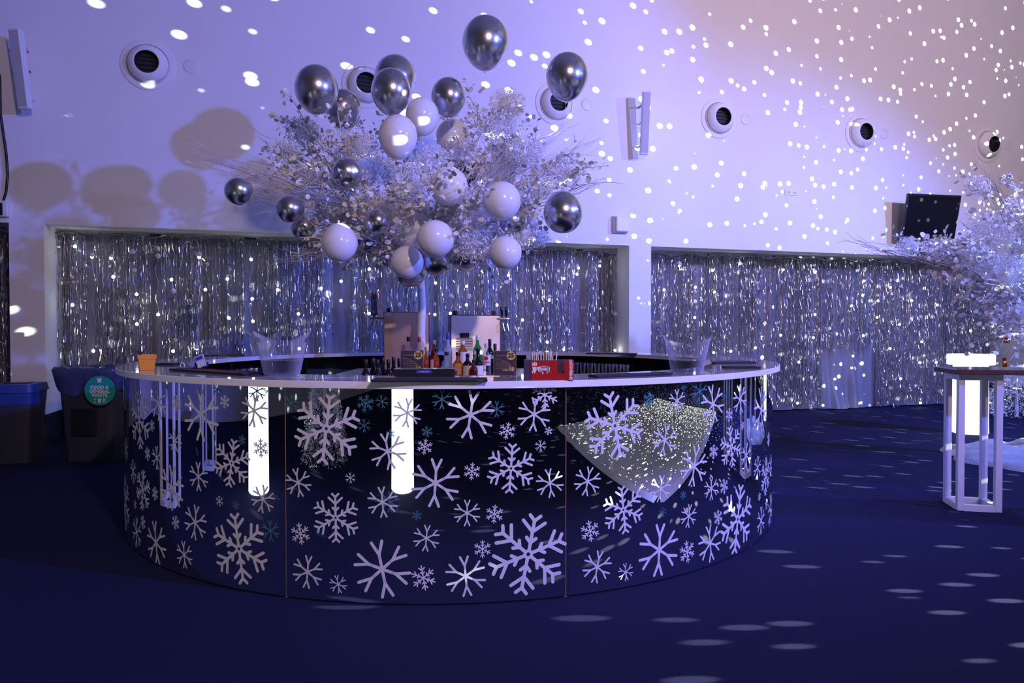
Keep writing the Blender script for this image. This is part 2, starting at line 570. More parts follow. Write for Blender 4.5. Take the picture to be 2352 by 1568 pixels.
foil(-12.6, -10.38, 0.75, 'foil curtain in the opening beyond the narrow pillar by the blue bin', 11)
foil(t_of(128), t_of(345), 0.72, 'foil curtain above the round green sign on the black bin', 12, gaps=((t_of(205), t_of(218)),))
foil(t_of(372), t_of(562), 0.66, 'foil curtain hanging behind the orange pot on the bar', 13)
foil(t_of(590), t_of(768), 0.98, 'short foil curtain behind the ice bucket beside the bare drape', 14)
foil(t_of(812), t_of(958), 0.62, 'foil curtain behind the beer tap with red badge', 15)
foil(t_of(1006), t_of(1200), 0.60, 'foil curtain behind the brass tap cabinet', 16)
foil(t_of(1206), t_of(1324), 0.62, 'foil curtain behind the red caddy of straws', 17)
foil(t_of(1338), t_of(1416), 0.80, 'narrow foil curtain against the left side of the wide pillar', 18)
foil(t_of(1497), t_of(1622), 0.72, 'foil curtain beside the wide pillar, behind the lone ice bucket', 19)
foil(t_of(1628), t_of(1772), 0.98, 'short foil curtain next to the full-length one near the bar end', 20, gaps=((t_of(1655), t_of(1660)),))
foil(t_of(1782), t_of(1890), 0.10, 'full-length foil curtain just past the end of the bar', 21)
foil(t_of(1896), t_of(2012), 1.02, 'short foil curtain above the swept satin drape', 22)
foil(t_of(2018), t_of(2190), 0.06, 'full-length foil curtain beside the frame-legged table', 23, dens=200)
foil(t_of(2196), t_of(2286), 0.9, 'foil curtain behind the glowing white column table', 24)

# garland along the top of each opening, and fairy lights with pearl baubles
def garland(t0, t1, label, seed):
    r = random.Random(seed)
    root = thing('pine_garland', WP((t0 + t1) / 2, -0.2, SOFFIT - 0.1), label, 'garland', 'garlands along the top of the openings')
    mb = MB()
    n = int((t1 - t0) * 16)
    pts = [WP(t0 + (t1 - t0) * i / n, -0.20 + 0.01 * math.sin(i), SOFFIT - 0.075 + 0.025 * math.sin(i * 0.7)) for i in range(n + 1)]
    mb.tube(pts, 0.008, 5)
    mb.build('stem', M['twig_dark'], root)
    nb = MB()
    for i in range(int((t1 - t0) * 240)):
        t = r.uniform(t0, t1)
        c = WP(t, -0.20 + r.uniform(-0.02, 0.03), SOFFIT - 0.10 + r.gauss(0, 0.035) - (r.random() < 0.15) * r.uniform(0, 0.28))
        c.z = min(c.z, SOFFIT - 0.06)
        d = Vector((r.gauss(0, 1), r.gauss(0, 1), r.gauss(-0.5, 0.8))).normalized() * r.uniform(0.02, 0.05)
        s = Vector((r.gauss(0, 1), r.gauss(0, 1), r.gauss(0, 1))).normalized() * 0.005
        nb.face([c - s, c + d * 0.5 + s, c + d, c + d * 0.5 - s * 2])
    nb.build('needles', M['garland'], root)['kind'] = 'stuff'


garland(-13.0, -10.4, 'dark pine garland over the opening beyond the narrow pillar', 31)
garland(-9.9, -2.6, 'dark pine garland over the wide opening behind the bar', 32)
garland(-2.1, 5.05, 'dark pine garland over the opening past the wide pillar', 33)

bb = MB()
bb.lathe((0, 0, 0), [(0.002, -0.019), (0.014, -0.014), (0.019, 0), (0.014, 0.014), (0.002, 0.019)], 10)
bulb0 = bb.build('bulb', M['bulb'], smooth=True)
bulb_me = bulb0.data
bpy.data.objects.remove(bulb0)
bb = MB()
bb.lathe((0, 0, 0), [(0.002, -0.028), (0.016, -0.022), (0.028, 0), (0.016, 0.022), (0.002, 0.028)], 12)
ba0 = bb.build('bauble', M['bauble'], smooth=True)
bauble_me = ba0.data
bpy.data.objects.remove(ba0)


def fairy(t, zs, baubles, label, group, seed):
    r = random.Random(seed)
    root = thing('fairy_light_string', WP(t, -0.30, SOFFIT - 0.08), label, 'fairy lights', group)
    org = ORG[root.name]
    zl = min(zs) - 0.02
    pts = [WP(t + 0.02 * math.sin(k * 1.3 + seed), -0.315 + 0.006 * math.sin(k), SOFFIT - 0.08 - (SOFFIT - 0.08 - zl) * k / 14) for k in range(15)]
    mb = MB()
    mb.tube(pts, 0.0022, 4)
    mb.build('wire', M['wire'], root)
    for z in zs:
        k = (SOFFIT - 0.08 - z) / (SOFFIT - 0.08 - zl) * 14
        x = t + 0.02 * math.sin(k * 1.3 + seed)
        o = bpy.data.objects.new('bulb', bulb_me)
        col.objects.link(o)
        o.parent = root
        o.location = WP(x, -0.30, z) - org
    for z in baubles:
        k = (SOFFIT - 0.08 - z) / (SOFFIT - 0.08 - zl) * 14
        o = bpy.data.objects.new('bauble', bauble_me)
        col.objects.link(o)
        o.parent = root
        o.location = WP(t + 0.02 * math.sin(k * 1.3 + seed), -0.29, z) - org
        s = r.uniform(0.7, 1.25)
        o.scale = (s, s, s)


# bulbs read from the photograph, gathered into vertical drops
BUL1 = [(157, 565), (254, 635), (352, 588), (300, 744), (183, 700), (368, 722), (233, 806), (385, 642), (320, 676), (197, 590),
        (265, 592), (475, 665), (412, 806), (470, 800), (575, 596), (570, 686), (644, 612), (625, 665), (732, 662), (586, 738), (733, 815),
        (758, 852), (797, 646), (776, 690), (842, 617), (848, 720), (814, 834), (1000, 650), (996, 722), (1025, 720), (920, 700), (1078, 658),
        (1065, 700), (1203, 668), (1203, 735), (1194, 815), (1330, 615), (1326, 630), (1110, 625), (1165, 632), (1252, 785), (1410, 805), (1306, 803),
        (1290, 640), (1265, 690), (1140, 700), (1080, 620), (1048, 600), (530, 730), (520, 640), (440, 590), (700, 720), (675, 800), (905, 610), (1380, 610)]
BUL2 = [(1630, 620), (1603, 659), (1524, 665), (1530, 707), (1592, 729), (1640, 670), (1868, 625), (1742, 650), (1730, 798), (1645, 810), (1676, 807),
        (1866, 722), (1880, 775), (1950, 817), (1965, 844), (1916, 870), (1984, 678), (1975, 771), (1792, 770), (1840, 832), (1888, 930), (1864, 957),
        (1827, 926), (1984, 924), (1982, 645), (1957, 702), (2012, 690), (2022, 728), (2050, 660), (2075, 745), (2095, 690), (2110, 785), (2090, 730),
        (2123, 832), (2160, 832), (2190, 830), (2110, 925), (2060, 870), (2040, 800), (2145, 700), (2230, 760), (2280, 620), (1560, 610), (1700, 605), (1800, 620)]
CURT = [(0, 360, 'over the black waste bin'), (360, 577, 'behind the orange pot'), (577, 790, 'behind the front ice bucket'), (790, 985, 'behind the copper tap cabinet'), (985, 1203, 'behind the brass tap cabinet'),
        (1203, 1331, 'behind the red straw caddy'), (1331, 1440, 'squeezed against the wide pillar'), (1440, 1625, 'behind the lone ice bucket'), (1625, 1777, 'on the short foil beside the lone bucket'),
        (1777, 1893, 'on the full-length foil just past the bar'), (1893, 2015, 'above the swept satin drape'), (2015, 2193, 'on the full-length foil near the frame-legged table'), (2193, 2400, 'behind the glowing column table')]
for lst, lab, grp, sd in ((BUL1, 'drop of tiny white fairy lights on the curtains behind the bar', 'fairy light drops behind the bar', 100),
                          (BUL2, 'drop of tiny white fairy lights on the curtains past the wide pillar', 'fairy light drops past the wide pillar', 300)):
    pts = []
    for px, py in lst:
        p = at_wall(px, py, -0.30)
        pts.append(((p - W0).dot(WU), p.z))
    pts.sort()
    bins, cur = [], []
    for p in pts:
        if cur and p[0] - cur[0][0] > 0.16:
            bins.append(cur)
            cur = []
        cur.append(p)
    bins.append(cur)
    for i, c in enumerate(bins):
        tm = sum(p[0] for p in c) / len(c)
        zs = sorted({round(min(p[1], SOFFIT - 0.14), 2) for p in c})
        rr = random.Random(sd + i)
        bs = [rr.uniform(max(0.9, zs[0]), SOFFIT - 0.2) for _ in range(rr.randint(1, 2))]
        wp = WP(tm, -0.30, 1.5)
        pxm = CX + FPX * wp.x / wp.y
        ph = next(t_ for a_, b_, t_ in CURT if a_ <= pxm < b_)
        fairy(tm, zs, bs, 'hanging drop of tiny white fairy lights ' + ph, 'fairy light drops ' + ph, sd + i)

# ------------------------------------------------------------------ fittings on the long wall
def vent(px, py, label, tilt):
    p = at_wall(px, py, 0.0)
    t, z = (p - W0).dot(WU), p.z
    root = thing('air_vent', WP(t, 0, z), label, 'air vent', 'round nozzle vents in a row on the wall')
    b = MB()
    b.lathe(WP(t, 0, z), [(0.305, 0.0), (0.305, 0.010), (0.298, 0.014), (0.24, 0.014)], 40, WN)
    b.build('flange', M['wall'], root, True, 40)
    b = MB()
    b.lathe(WP(t, 0, z), [(0.238, 0.002), (0.238, 0.03), (0.232, 0.036)], 40, WN)
    b.build('rim', M['plastic_white'], root, True, 40)
    ax = (WN + WU * tilt[0] + Vector((0, 0, tilt[1]))).normalized()
    b = MB()
    prof = [(0.228, 0.015), (0.222, 0.05), (0.205, 0.085), (0.175, 0.115), (0.150, 0.13), (0.140, 0.133), (0.132, 0.125)]
    b.lathe(WP(t, 0, z), prof, 40, ax)
    b.build('nozzle', M['wall'], root, True, 60)
    b = MB()
    b.lathe(WP(t, 0, z), [(0.132, 0.125), (0.128, 0.03)], 32, ax)
    x = Vector((0, 0, 1)).cross(ax).normalized()
    y = ax.cross(x)
    b.face([WP(t, 0, z) + ax * 0.03 + (x * math.cos(k * PI / 16) + y * math.sin(k * PI / 16)) * 0.13 for k in range(32)])
    b.build('throat', M['grille'], root, True, 40)
    for k in (-0.07, -0.02, 0.03, 0.08):
        b = MB()
        w = 2 * math.sqrt(0.125 ** 2 - k * k)
        b.box(WP(t, 0, z) + ax * 0.06 + y * k, (w, 0.004, 0.02), x, y, ax)
        b.build('slat', M['black'], root)
    return t, z


VL = [(341, 149, 'round nozzle vent beside the tall shadow of the balloons'), (840, 196, 'round nozzle vent half hidden by a pair of chrome balloons'),
      (1277, 238, 'round nozzle vent partly covered by a lone chrome balloon'), (1651, 272, 'round nozzle vent next to the slim wall speaker'),
      (1977, 306, 'round nozzle vent above the white wall, second along from the slim speaker'), (2268, 333, 'round nozzle vent above the wall-mounted television')]
for px, py, lb in VL:
    t, z = vent(px, py, lb, (0.05, -0.12) if px > 2200 else (0.02, -0.03))
    b = MB()
    c = WP(t + 0.47, 0, z + 0.03)
    b.lathe(c, [(0.088, 0), (0.088, 0.006), (0.083, 0.010), (0.07, 0.011), (0.068, 0.008), (0.02, 0.012), (0.001, 0.012)], 28, WN)
    tag(b.build('wall_disc', M['plastic_white'], smooth=True, autosmooth=40), lb.replace('round nozzle vent', 'small flat disc beside the vent', 1), 'wall disc', 'small discs beside the vents')


def wall_speaker(px, py, h, label, lean):
    c = at_wall(px, py, 0.24)
    t, q, z = (c - W0).dot(WU), 0.24, c.z
    root = thing('wall_speaker', WP(t, 0, z), label, 'speaker', 'slim column speakers on the wall')
    ang = 0.25
    fx = (WU * math.cos(ang) + WN * math.sin(ang)).normalized()
    fn = (WN * math.cos(ang) - WU * math.sin(ang)).normalized()
    up = (Vector((0, 0, 1)) + fn * 0.10 + fx * lean).normalized()
    fx2 = (fx - up * fx.dot(up)).normalized()
    fn2 = fx2.cross(up)
    b = MB()
    b.box(WP(t, q, z), (0.115, 0.10, h), fx2, -fn2, up, bev=0.008)
    b.build('cabinet', M['plastic_white'], root)
    b = MB()
    b.box(WP(t, q, z) + fn2 * 0.051, (0.095, 0.006, h * 0.95), fx2, -fn2, up)
    b.build('grille', M['plastic_grey'], root)
    b = MB()
    for s in (-0.33, 0.33):
        p = WP(t, q, z) + up * h * s - fn2 * 0.05
        b.tube([p, Vector((p.x, p.y, p.z)) - WN * max(0.02, (p - W0).dot(WN) + 0.0)], 0.016, 8)
    b.build('bracket', M['plastic_grey'], root)
    b = MB()
    p = WP(t, q, z) - fn2 * 0.05 + up * 0.1
    b.tube([p, p - WN * 0.08 - Vector((0, 0, 0.03)), WP(t + 0.02, 0.01, z + 0.05)], 0.006, 6)
    b.build('cable', M['black'], root)


wall_speaker(1482, 283, 0.88, 'slim white column speaker mounted between the nozzle vents above the wide pillar', 0.02)
wall_speaker(48, 160, 0.86, 'slim white column speaker near the dangling black cable', -0.05)


def tv(px, py, w, h, tilt, turn, q, label):
    c = at_wall(px, py, q)
    root = thing('television', WP((c - W0).dot(WU), 0, c.z), label, 'television', 'wall-mounted televisions')
    fx = (WU * math.cos(turn) + WN * math.sin(turn)).normalized()
    fn = (WN * math.cos(turn) - WU * math.sin(turn)).normalized()
    up = (Vector((0, 0, 1)) * math.cos(tilt) + fn * math.sin(tilt))
    f2 = fx.cross(up)
    b = MB()
    b.box(c, (w, 0.05, h), fx, -f2, up, bev=0.01)
    b.build('casing', M['black'], root)
    b = MB()
    b.box(c + f2 * 0.026, (w - 0.05, 0.004, h - 0.06), fx, -f2, up)
    b.build('screen', M['tv'], root)
    b = MB()
    b.box(c - WN * (q / 2 + 0.01), (0.08, q - 0.03, 0.08), WU, -WN)
    b.box(c - WN * (q - 0.02), (0.3, 0.03, 0.3), WU, -WN)
    b.build('bracket', M['black'], root)


tv(2138, 497, 0.98, 0.70, 0.20, 0.10, 0.34, 'black television tilted down beside the second white tree')
tv(1098, 424, 1.0, 0.60, 0.16, 0.0, 0.30, 'black television behind the branches and balloons of the bar tree')

c = at_wall(1427, 515, 0.05)
root = thing('sensor_box', c - WN * 0.05, 'small square white box on the wall above the wide pillar', 'wall box')
b = MB()
b.box(c - WN * 0.02, (0.235, 0.06, 0.25), WU, -WN, bev=0.012)
b.build('base', M['plastic_white'], root)
b = MB()
b.box(c + WN * 0.035, (0.20, 0.05, 0.225), WU, -WN, bev=0.014)
b.build('cover', M['plastic_white'], root)
c = at_wall(1818, 442, 0.006)
root = thing('wall_socket', c, 'small white double socket high on the wall', 'socket')
b = MB()
b.box(c, (0.24, 0.012, 0.085), WU, -WN, bev=0.004)
b.build('plate', M['plastic_white'], root)
for s in (-0.055, 0.055):
    b = MB()
    b.box(c + WN * 0.007 + WU * s, (0.045, 0.003, 0.03), WU, -WN)
    b.build('outlet', M['plastic_grey'], root)
# dangling cable and box at the far left
pts = [at_wall(-14, 120, 0.06), at_wall(0, 180, 0.06), at_wall(1, 260, 0.05), at_wall(14, 350, 0.05), at_wall(18, 400, 0.05), at_wall(14, 440, 0.05), at_wall(8, 460, 0.04)]
b = MB()
b.tube(pts, 0.014, 8)
tag(b.build('black_cable', M['black'], smooth=True), 'thick black cable dangling down the wall to a small box', 'cable')
c = at_wall(6, 481, 0.03)
root = thing('junction_box', c - WN * 0.03, 'small pale junction box where the black cable ends', 'junction box')
b = MB()
b.box(c, (0.12, 0.06, 0.17), WU, -WN, bev=0.008)
b.build('body', M['plastic_white'], root)
b = MB()
b.box(c + WN * 0.032 - WU * 0.02, (0.06, 0.012, 0.14), WU, -WN)
b.build('switch_panel', M['black'], root)
# fire signs on the end pillar
for px, py, w, h, m1, m2, lb in ((2337, 712, 0.14, 0.09, 'label_orange', 'yellow_sign', 'small orange and yellow notice on the end pillar under the white foliage'),
                                 (2341, 781, 0.10, 0.10, 'red_sign', 'print_white', 'small red fire call point on the end pillar'),
                                 (2340, 833, 0.08, 0.17, 'red_sign', 'yellow_sign', 'narrow red and green fire notice low on the end pillar')):
    c = at_wall(px, py, -0.2)
    c = WP(5.15 - 0.006, -0.34, c.z)
    root = thing('fire_notice', c, lb, 'sign', 'notices on the end pillar')
    b = MB()
    b.box(c, (0.008, w, h), WU, -WN)
    b.build('plate', M[m1], root)
    b = MB()
    b.box(c - WU * 0.005, (0.004, w * 0.6, h * 0.35), WU, -WN)
    b.build('print', M[m2], root)
c = WP(-9.98, 0.004, 0.62)
root = thing('socket_plate', WP(-10.06, 0.003, 0.56), 'grey double socket plate low on the narrow pillar', 'socket')
for k in (0, 1):
    b = MB()
    b.box(WP(-10.03, 0.006, 0.50 + 0.13 * k), (0.085, 0.012, 0.10), WU, -WN, bev=0.004)
    b.build('plate', M['plastic_grey'], root)

# ------------------------------------------------------------------ the round bar
BC = Vector((-0.442, 5.863, 0))
RP, RC_O, RC_I, HC, TH = 2.474, 2.52, 2.08, 1.10, 0.036


def bar_hit(px, py):
    d = ray(px, py)
    o = Vector((0, 0, EYE))
    a = d.x ** 2 + d.y ** 2
    bq = -2 * (d.x * BC.x + d.y * BC.y)
    cq = BC.x ** 2 + BC.y ** 2 - RP * RP
    disc = bq * bq - 4 * a * cq
    if disc <= 0:
        return None
    t = (-bq - math.sqrt(disc)) / 2 / a
    p = o + d * t
    return math.atan2(p.y - BC.y, p.x - BC.x), p.z, p.y


def cyl(th, r, z):
    return Vector((BC.x + r * math.cos(th), BC.y + r * math.sin(th), z))


bar = thing('mirrored_bar', (BC.x, BC.y, 0), 'round bar front of mirrored panels covered in white snowflake stickers', 'bar')
seams = [bar_hit(px, 1100)[0] for px in (300, 656, 1300, 1727)]
seams = [s if s < 0 else s - 2 * PI for s in seams]
span = seams[2] - seams[1]
edges = [seams[0] - span * 0.98] + seams + [seams[3] + span * 0.98]
left_over = 2 * PI - (edges[-1] - edges[0])
extra = [edges[-1] + left_over * k / 3 for k in (1, 2, 3)]
edges = edges + extra
panels = []
for i in range(len(edges) - 1):
    a0, a1 = edges[i] + 0.0012, edges[i + 1] - 0.0012
    n = 60
    rows = [[cyl(a0 + (a1 - a0) * k / n, RP, z) for k in range(n + 1)] for z in (0.008, 1.062)]
    inner = [[cyl(a0 + (a1 - a0) * k / n, RP - 0.004, z) for k in range(n + 1)] for z in (1.062, 0.008)]
    b = MB()
    b.grid(rows)
    b.grid(inner)
    panels.append((a0, a1, b.build('mirror_panel', M['mirror'], bar, True)))
for s in edges[:-1]:
    b = MB()
    b.box(cyl(s, RP - 0.006, 0.53), (0.014, 0.008, 1.06), (-math.sin(s), math.cos(s), 0), (math.cos(s), math.sin(s), 0))
    b.build('joint_strip', M['joint'], bar)
b = MB()
b.grid([[cyl(2 * PI * k / 128, r, z) for k in range(128)] for r, z in ((RP - 0.012, 0.0), (RP - 0.012, 1.06), (RP - 0.05, 1.06), (RP - 0.05, 0.0))], closed_u=True)
b.build('carcass', M['dark_interior'], bar, True, 40)


def flake_strokes(kind):
    """strokes (x0, y0, x1, y1, half width) in a unit disc"""
    out = []

    def arm(segs):
        for k in range(6):
            c, s = math.cos(k * PI / 3), math.sin(k * PI / 3)
            for x0, y0, x1, y1, w in segs:
                out.append((x0 * c - y0 * s, x0 * s + y0 * c, x1 * c - y1 * s, x1 * s + y1 * c, w))
    if kind == 'A':
        w = 0.052
        arm([(0, 0, 0.52, 0, w)] + [q for sg in (1, -1) for q in ((0.50, 0, 0.95, 0.19 * sg, w), (0.36, 0.0, 0.38, 0.0, w))])
    elif kind == 'B':
        w = 0.042
        arm([(0.11, 0, 0.85, 0, w)] + [q for sg in (1, -1) for q in ((0.28, 0, 0.40, 0.12 * sg, w), (0.55, 0, 0.80, 0.28 * sg, w), (0.82, 0, 0.95, 0.135 * sg, w))])
        for k in range(12):
            a0, a1 = k * PI / 6, (k + 1) * PI / 6
            out.append((0.085 * math.cos(a0), 0.085 * math.sin(a0), 0.085 * math.cos(a1), 0.085 * math.sin(a1), 0.036))
    else:
        w = 0.048
        arm([(0, 0, 0.95, 0, w)] + [q for sg in (1, -1) for q in ((0.30, 0, 0.45, 0.15 * sg, w), (0.58, 0, 0.80, 0.22 * sg, w))])
    return out


FS = {k: flake_strokes(k) for k in 'ABC'}


def snowflake(th, z, r, kind, rot, material, parent, off=0.0012):
    b = MB()
    cr, sr = math.cos(rot), math.sin(rot)

    def P(x, y):
        X, Y = (x * cr - y * sr) * r, (x * sr + y * cr) * r
        return cyl(th + X / RP, RP + off, max(0.012, min(1.058, z + Y)))
    for x0, y0, x1, y1, w in FS[kind]:
        L = math.hypot(x1 - x0, y1 - y0)
        dx, dy = (x1 - x0) / L, (y1 - y0) / L
        nx, ny = -dy * w, dx * w
        n = max(1, int(L * r / 0.05))
        rows = [[P(x0 + (x1 - x0) * k / n + nx, y0 + (y1 - y0) * k / n + ny), P(x0 + (x1 - x0) * k / n - nx, y0 + (y1 - y0) * k / n - ny)] for k in range(n + 1)]
        b.grid(rows)
        cap = [(x1 + nx, y1 + ny)] + [(x1 + w * math.cos(a) * dx - w * math.sin(a) * dy, y1 + w * math.cos(a) * dy + w * math.sin(a) * dx) for a in (PI / 4, 0, -PI / 4)] + [(x1 - nx, y1 - ny)]
        b.face([P(*q) for q in reversed(cap)])
    return b.build('snowflake', material, parent)


def crop(x0, y0, s, lst):
    return [(x0 + x / s, y0 + y / s, r / s, k) for x, y, r, k in lst]


FL = crop(270, 860, 2.903, [
    (58, 500, 75, 'A'), (54, 850, 190, 'B'), (145, 300, 200, 'B'), (272, 190, 118, 'A'), (230, 340, 42, 'C'), (385, 440, 80, 'A'), (395, 190, 60, 'C'),
    (555, 265, 180, 'A'), (200, 528, 50, 'C'), (263, 555, 80, 'A'), (105, 645, 80, 'A'), (168, 770, 140, 'B'), (250, 793, 50, 'C'), (358, 755, 152, 'A'),
    (118, 865, 32, 'C'), (540, 680, 98, 'A'), (387, 985, 50, 'C'), (170, 985, 50, 'C'), (128, 1050, 100, 'A'), (257, 1120, 145, 'A'), (445, 1200, 92, 'A'),
    (518, 985, 118, 'A'), (680, 843, 35, 'A'), (760, 590, 165, 'B'), (955, 490, 65, 'C'), (910, 240, 112, 'A'), (970, 830, 95, 'A'), (810, 1160, 242, 'B'),
    (715, 180, 48, 'C')])
FL += crop(640, 860, 2.903, [
    (318, 360, 245, 'B'), (130, 720, 98, 'A'), (145, 1060, 75, 'C'), (193, 1315, 112, 'A'), (397, 1397, 62, 'A'), (380, 955, 170, 'B'), (478, 688, 36, 'A'),
    (858, 255, 98, 'A'), (728, 510, 125, 'A'), (693, 850, 105, 'A'), (690, 1296, 195, 'A'), (965, 1355, 86, 'C'), (985, 1090, 90, 'A'), (1045, 722, 165, 'A'),
    (975, 480, 55, 'C')])
FL += crop(960, 860, 2.903, [
    (350, 268, 162, 'A'), (595, 375, 60, 'C'), (775, 265, 115, 'A'), (845, 135, 100, 'C'), (870, 375, 30, 'C'), (817, 475, 40, 'A'), (620, 625, 170, 'B'),
    (360, 645, 60, 'C'), (880, 723, 98, 'A'), (328, 922, 90, 'A'), (510, 930, 64, 'C'), (430, 1162, 62, 'C'), (318, 1343, 138, 'A'), (735, 1197, 276, 'B')])
FL += crop(1280, 840, 2.8, [
    (370, 385, 225, 'B'), (195, 742, 95, 'A'), (425, 925, 158, 'B'), (210, 1062, 72, 'C'), (257, 1292, 105, 'A'), (440, 1325, 58, 'A'), (655, 1183, 170, 'A'),
    (770, 225, 75, 'A'), (690, 475, 105, 'A'), (880, 645, 130, 'A'), (665, 790, 88, 'A'), (1000, 245, 125, 'A'), (1105, 315, 48, 'C'), (1190, 385, 30, 'C'),
    (1175, 215, 95, 'A'), (1118, 520, 138, 'B'), (1005, 552, 50, 'C'), (1215, 575, 80, 'A'), (990, 788, 76, 'A'), (1072, 775, 52, 'C'), (845, 965, 76, 'A'),
    (1035, 975, 52, 'C'), (835, 1195, 76, 'C'), (982, 1140, 122, 'A'), (1160, 985, 225, 'B'), (1312, 280, 150, 'A'), (1287, 655, 75, 'A'), (1340, 710, 125, 'B'),
    (1300, 840, 30, 'C'), (1345, 890, 40, 'C'), (1310, 995, 90, 'A'), (1371, 930, 115, 'A'), (1358, 470, 50, 'C'), (1372, 640, 70, 'A')])
GHOSTS = crop(270, 860, 2.903, [(930, 110, 70, 'A'), (1020, 100, 50, 'A'), (830, 435, 36, 'C'), (790, 872, 34, 'C'), (1020, 1040, 72, 'A'), (665, 95, 45, 'A')])  # ghost snowflakes reflected in the mirror, put in as small teal decals
GHOSTS += crop(640, 860, 2.903, [(85, 190, 58, 'A'), (580, 190, 62, 'C'), (690, 180, 45, 'A'), (745, 395, 32, 'C'), (745, 850, 70, 'A'), (920, 940, 36, 'C'), (570, 340, 45, 'A'), (990, 380, 40, 'C')])
GHOSTS += crop(960, 860, 2.903, [(160, 165, 66, 'A'), (525, 230, 55, 'A')])
GHOSTS += crop(1280, 840, 2.8, [(220, 130, 30, 'A'), (812, 130, 30, 'C'), (915, 165, 78, 'A'), (590, 215, 52, 'C'), (680, 940, 32, 'A'), (810, 830, 30, 'C'), (1075, 200, 40, 'A')])
rf = random.Random(5)
for lst, m, off in ((FL, M['sticker'], 0.0014), (GHOSTS, M['ghost_teal'], 0.0008)):
    for px, py, rp, kind in lst:
        h = bar_hit(px, py)
        if not h:
            continue
        th, z, dep = h
        thn = th if th < edges[0] + 2 * PI else th - 2 * PI
        while thn > edges[-1]:
            thn -= 2 * PI
        while thn < edges[0]:
            thn += 2 * PI
        pan = next((p for a0, a1, p in panels if a0 - 0.01 <= thn <= a1 + 0.01), panels[0][2])
        snowflake(th, z, rp * dep / FPX, kind, PI / 2 + rf.uniform(-0.22, 0.22), m, pan, off)

# worktop
root = thing('bar_counter', (BC.x, BC.y, HC - TH), 'glossy white ring-shaped bar counter on the mirrored front', 'counter')
b = MB()
n = 160
b.grid([[cyl(2 * PI * k / n, r, z) for k in range(n)] for r, z in ((RC_I, HC - TH), (RC_I, HC), (RC_O - 0.004, HC))], closed_u=True)
b.grid([[cyl(2 * PI * k / n, r, z) for k in range(n)] for r, z in ((RC_O - 0.004, HC - TH), (RC_I, HC - TH))], closed_u=True)
b.build('worktop', M['counter'], root, True, 40)
b = MB()
b.grid([[cyl(2 * PI * k / n, r, z) for k in range(n)] for r, z in ((RC_O - 0.004, HC), (RC_O, HC - 0.002), (RC_O, HC - TH + 0.002), (RC_O - 0.004, HC - TH))], closed_u=True)
b.build('edge_band', M['counter_edge'], root, True, 40)

# black shelf inside the far side of the ring, with glasses
sh = thing('glass_shelf', (BC.x, BC.y, 0), 'black curved shelf unit under the far side of the counter', 'shelf')
b = MB()
A0, A1 = math.radians(14), math.radians(166)
n = 60
rng = [A0 + (A1 - A0) * k / n for k in range(n + 1)]
b.grid([[cyl(a, r, z) for a in rng] for r, z in ((1.86, 0.0), (1.86, 0.86), (2.40, 0.86))])
b.build('shelf_top', M['dark_interior'], sh, True, 40)
for k in range(0, 61, 10):
    b = MB()
    a = rng[k]
    b.box(cyl(a, 2.25, 0.96), (0.02, 0.10, 0.19), (-math.sin(a), math.cos(a), 0), (math.cos(a), math.sin(a), 0))
    b.build('upright', M['dark_interior'], sh)
gb = MB()
gb.lathe((0, 0, 0), [(0.001, 0.004), (0.026, 0.004), (0.030, 0.10), (0.0325, 0.135), (0.031, 0.135), (0.0285, 0.10), (0.0245, 0.012), (0.001, 0.010)], 14)
g0 = gb.build('tumbler', M['clear_glass'], smooth=True, autosmooth=50)
first = True
slots = []
for (pa, pb, rows_) in (((1322, 0), (1452, 0), 2), ((468, 0), (588, 0), 2)):
    lo, hi = pa[0], pb[0]
    for row in range(rows_):
        rr = 1.92 + 0.085 * row
        x = lo
        while x < hi:
            d = ray(x, 850)
            a = d.x ** 2 + d.y ** 2
            bq = -2 * (d.x * BC.x + d.y * BC.y)
            cq = BC.x ** 2 + BC.y ** 2 - rr * rr
            if bq * bq - 4 * a * cq < 0.5:
                x += 16.5
                continue
            tt = (-bq + math.sqrt(bq * bq - 4 * a * cq)) / 2 / a
            slots.append((Vector((d.x * tt, d.y * tt, 0.862)), 'right' if lo > 1000 else 'left'))
            x += 16.5
for p, side in slots:
    if first:
        o = g0
        first = False
    else:
        o = g0.copy()
        col.objects.link(o)
    o.location = p
    if side == 'right':
        tag(o, 'clear tumbler in the rows under the far counter beyond the red caddy', 'glass', 'tumblers beyond the red caddy')
    else:
        tag(o, 'clear tumbler in the rows under the far counter beyond the ice bucket', 'glass', 'tumblers beyond the ice bucket')

# ------------------------------------------------------------------ island in the middle of the bar
IS = thing('bar_island', (-0.55, 6.35, 0), 'black service island in the middle of the round bar', 'bar island')
b = MB()
b.box((-0.55, 6.41, 0.46), (2.0, 1.48, 0.92), bev=0.01)
b.build('cabinet', M['dark_interior'], IS)
b = MB()
b.box((-0.55, 6.41, 0.94), (2.06, 1.52, 0.03), bev=0.006)
b.build('steel_top', M['steel'], IS)
IZ = 0.955
b = MB()
b.box((-1.0, 5.47, 0.40), (1.0, 0.32, 0.80), bev=0.01)
b.build('speed_rail', M['dark_interior'], IS)


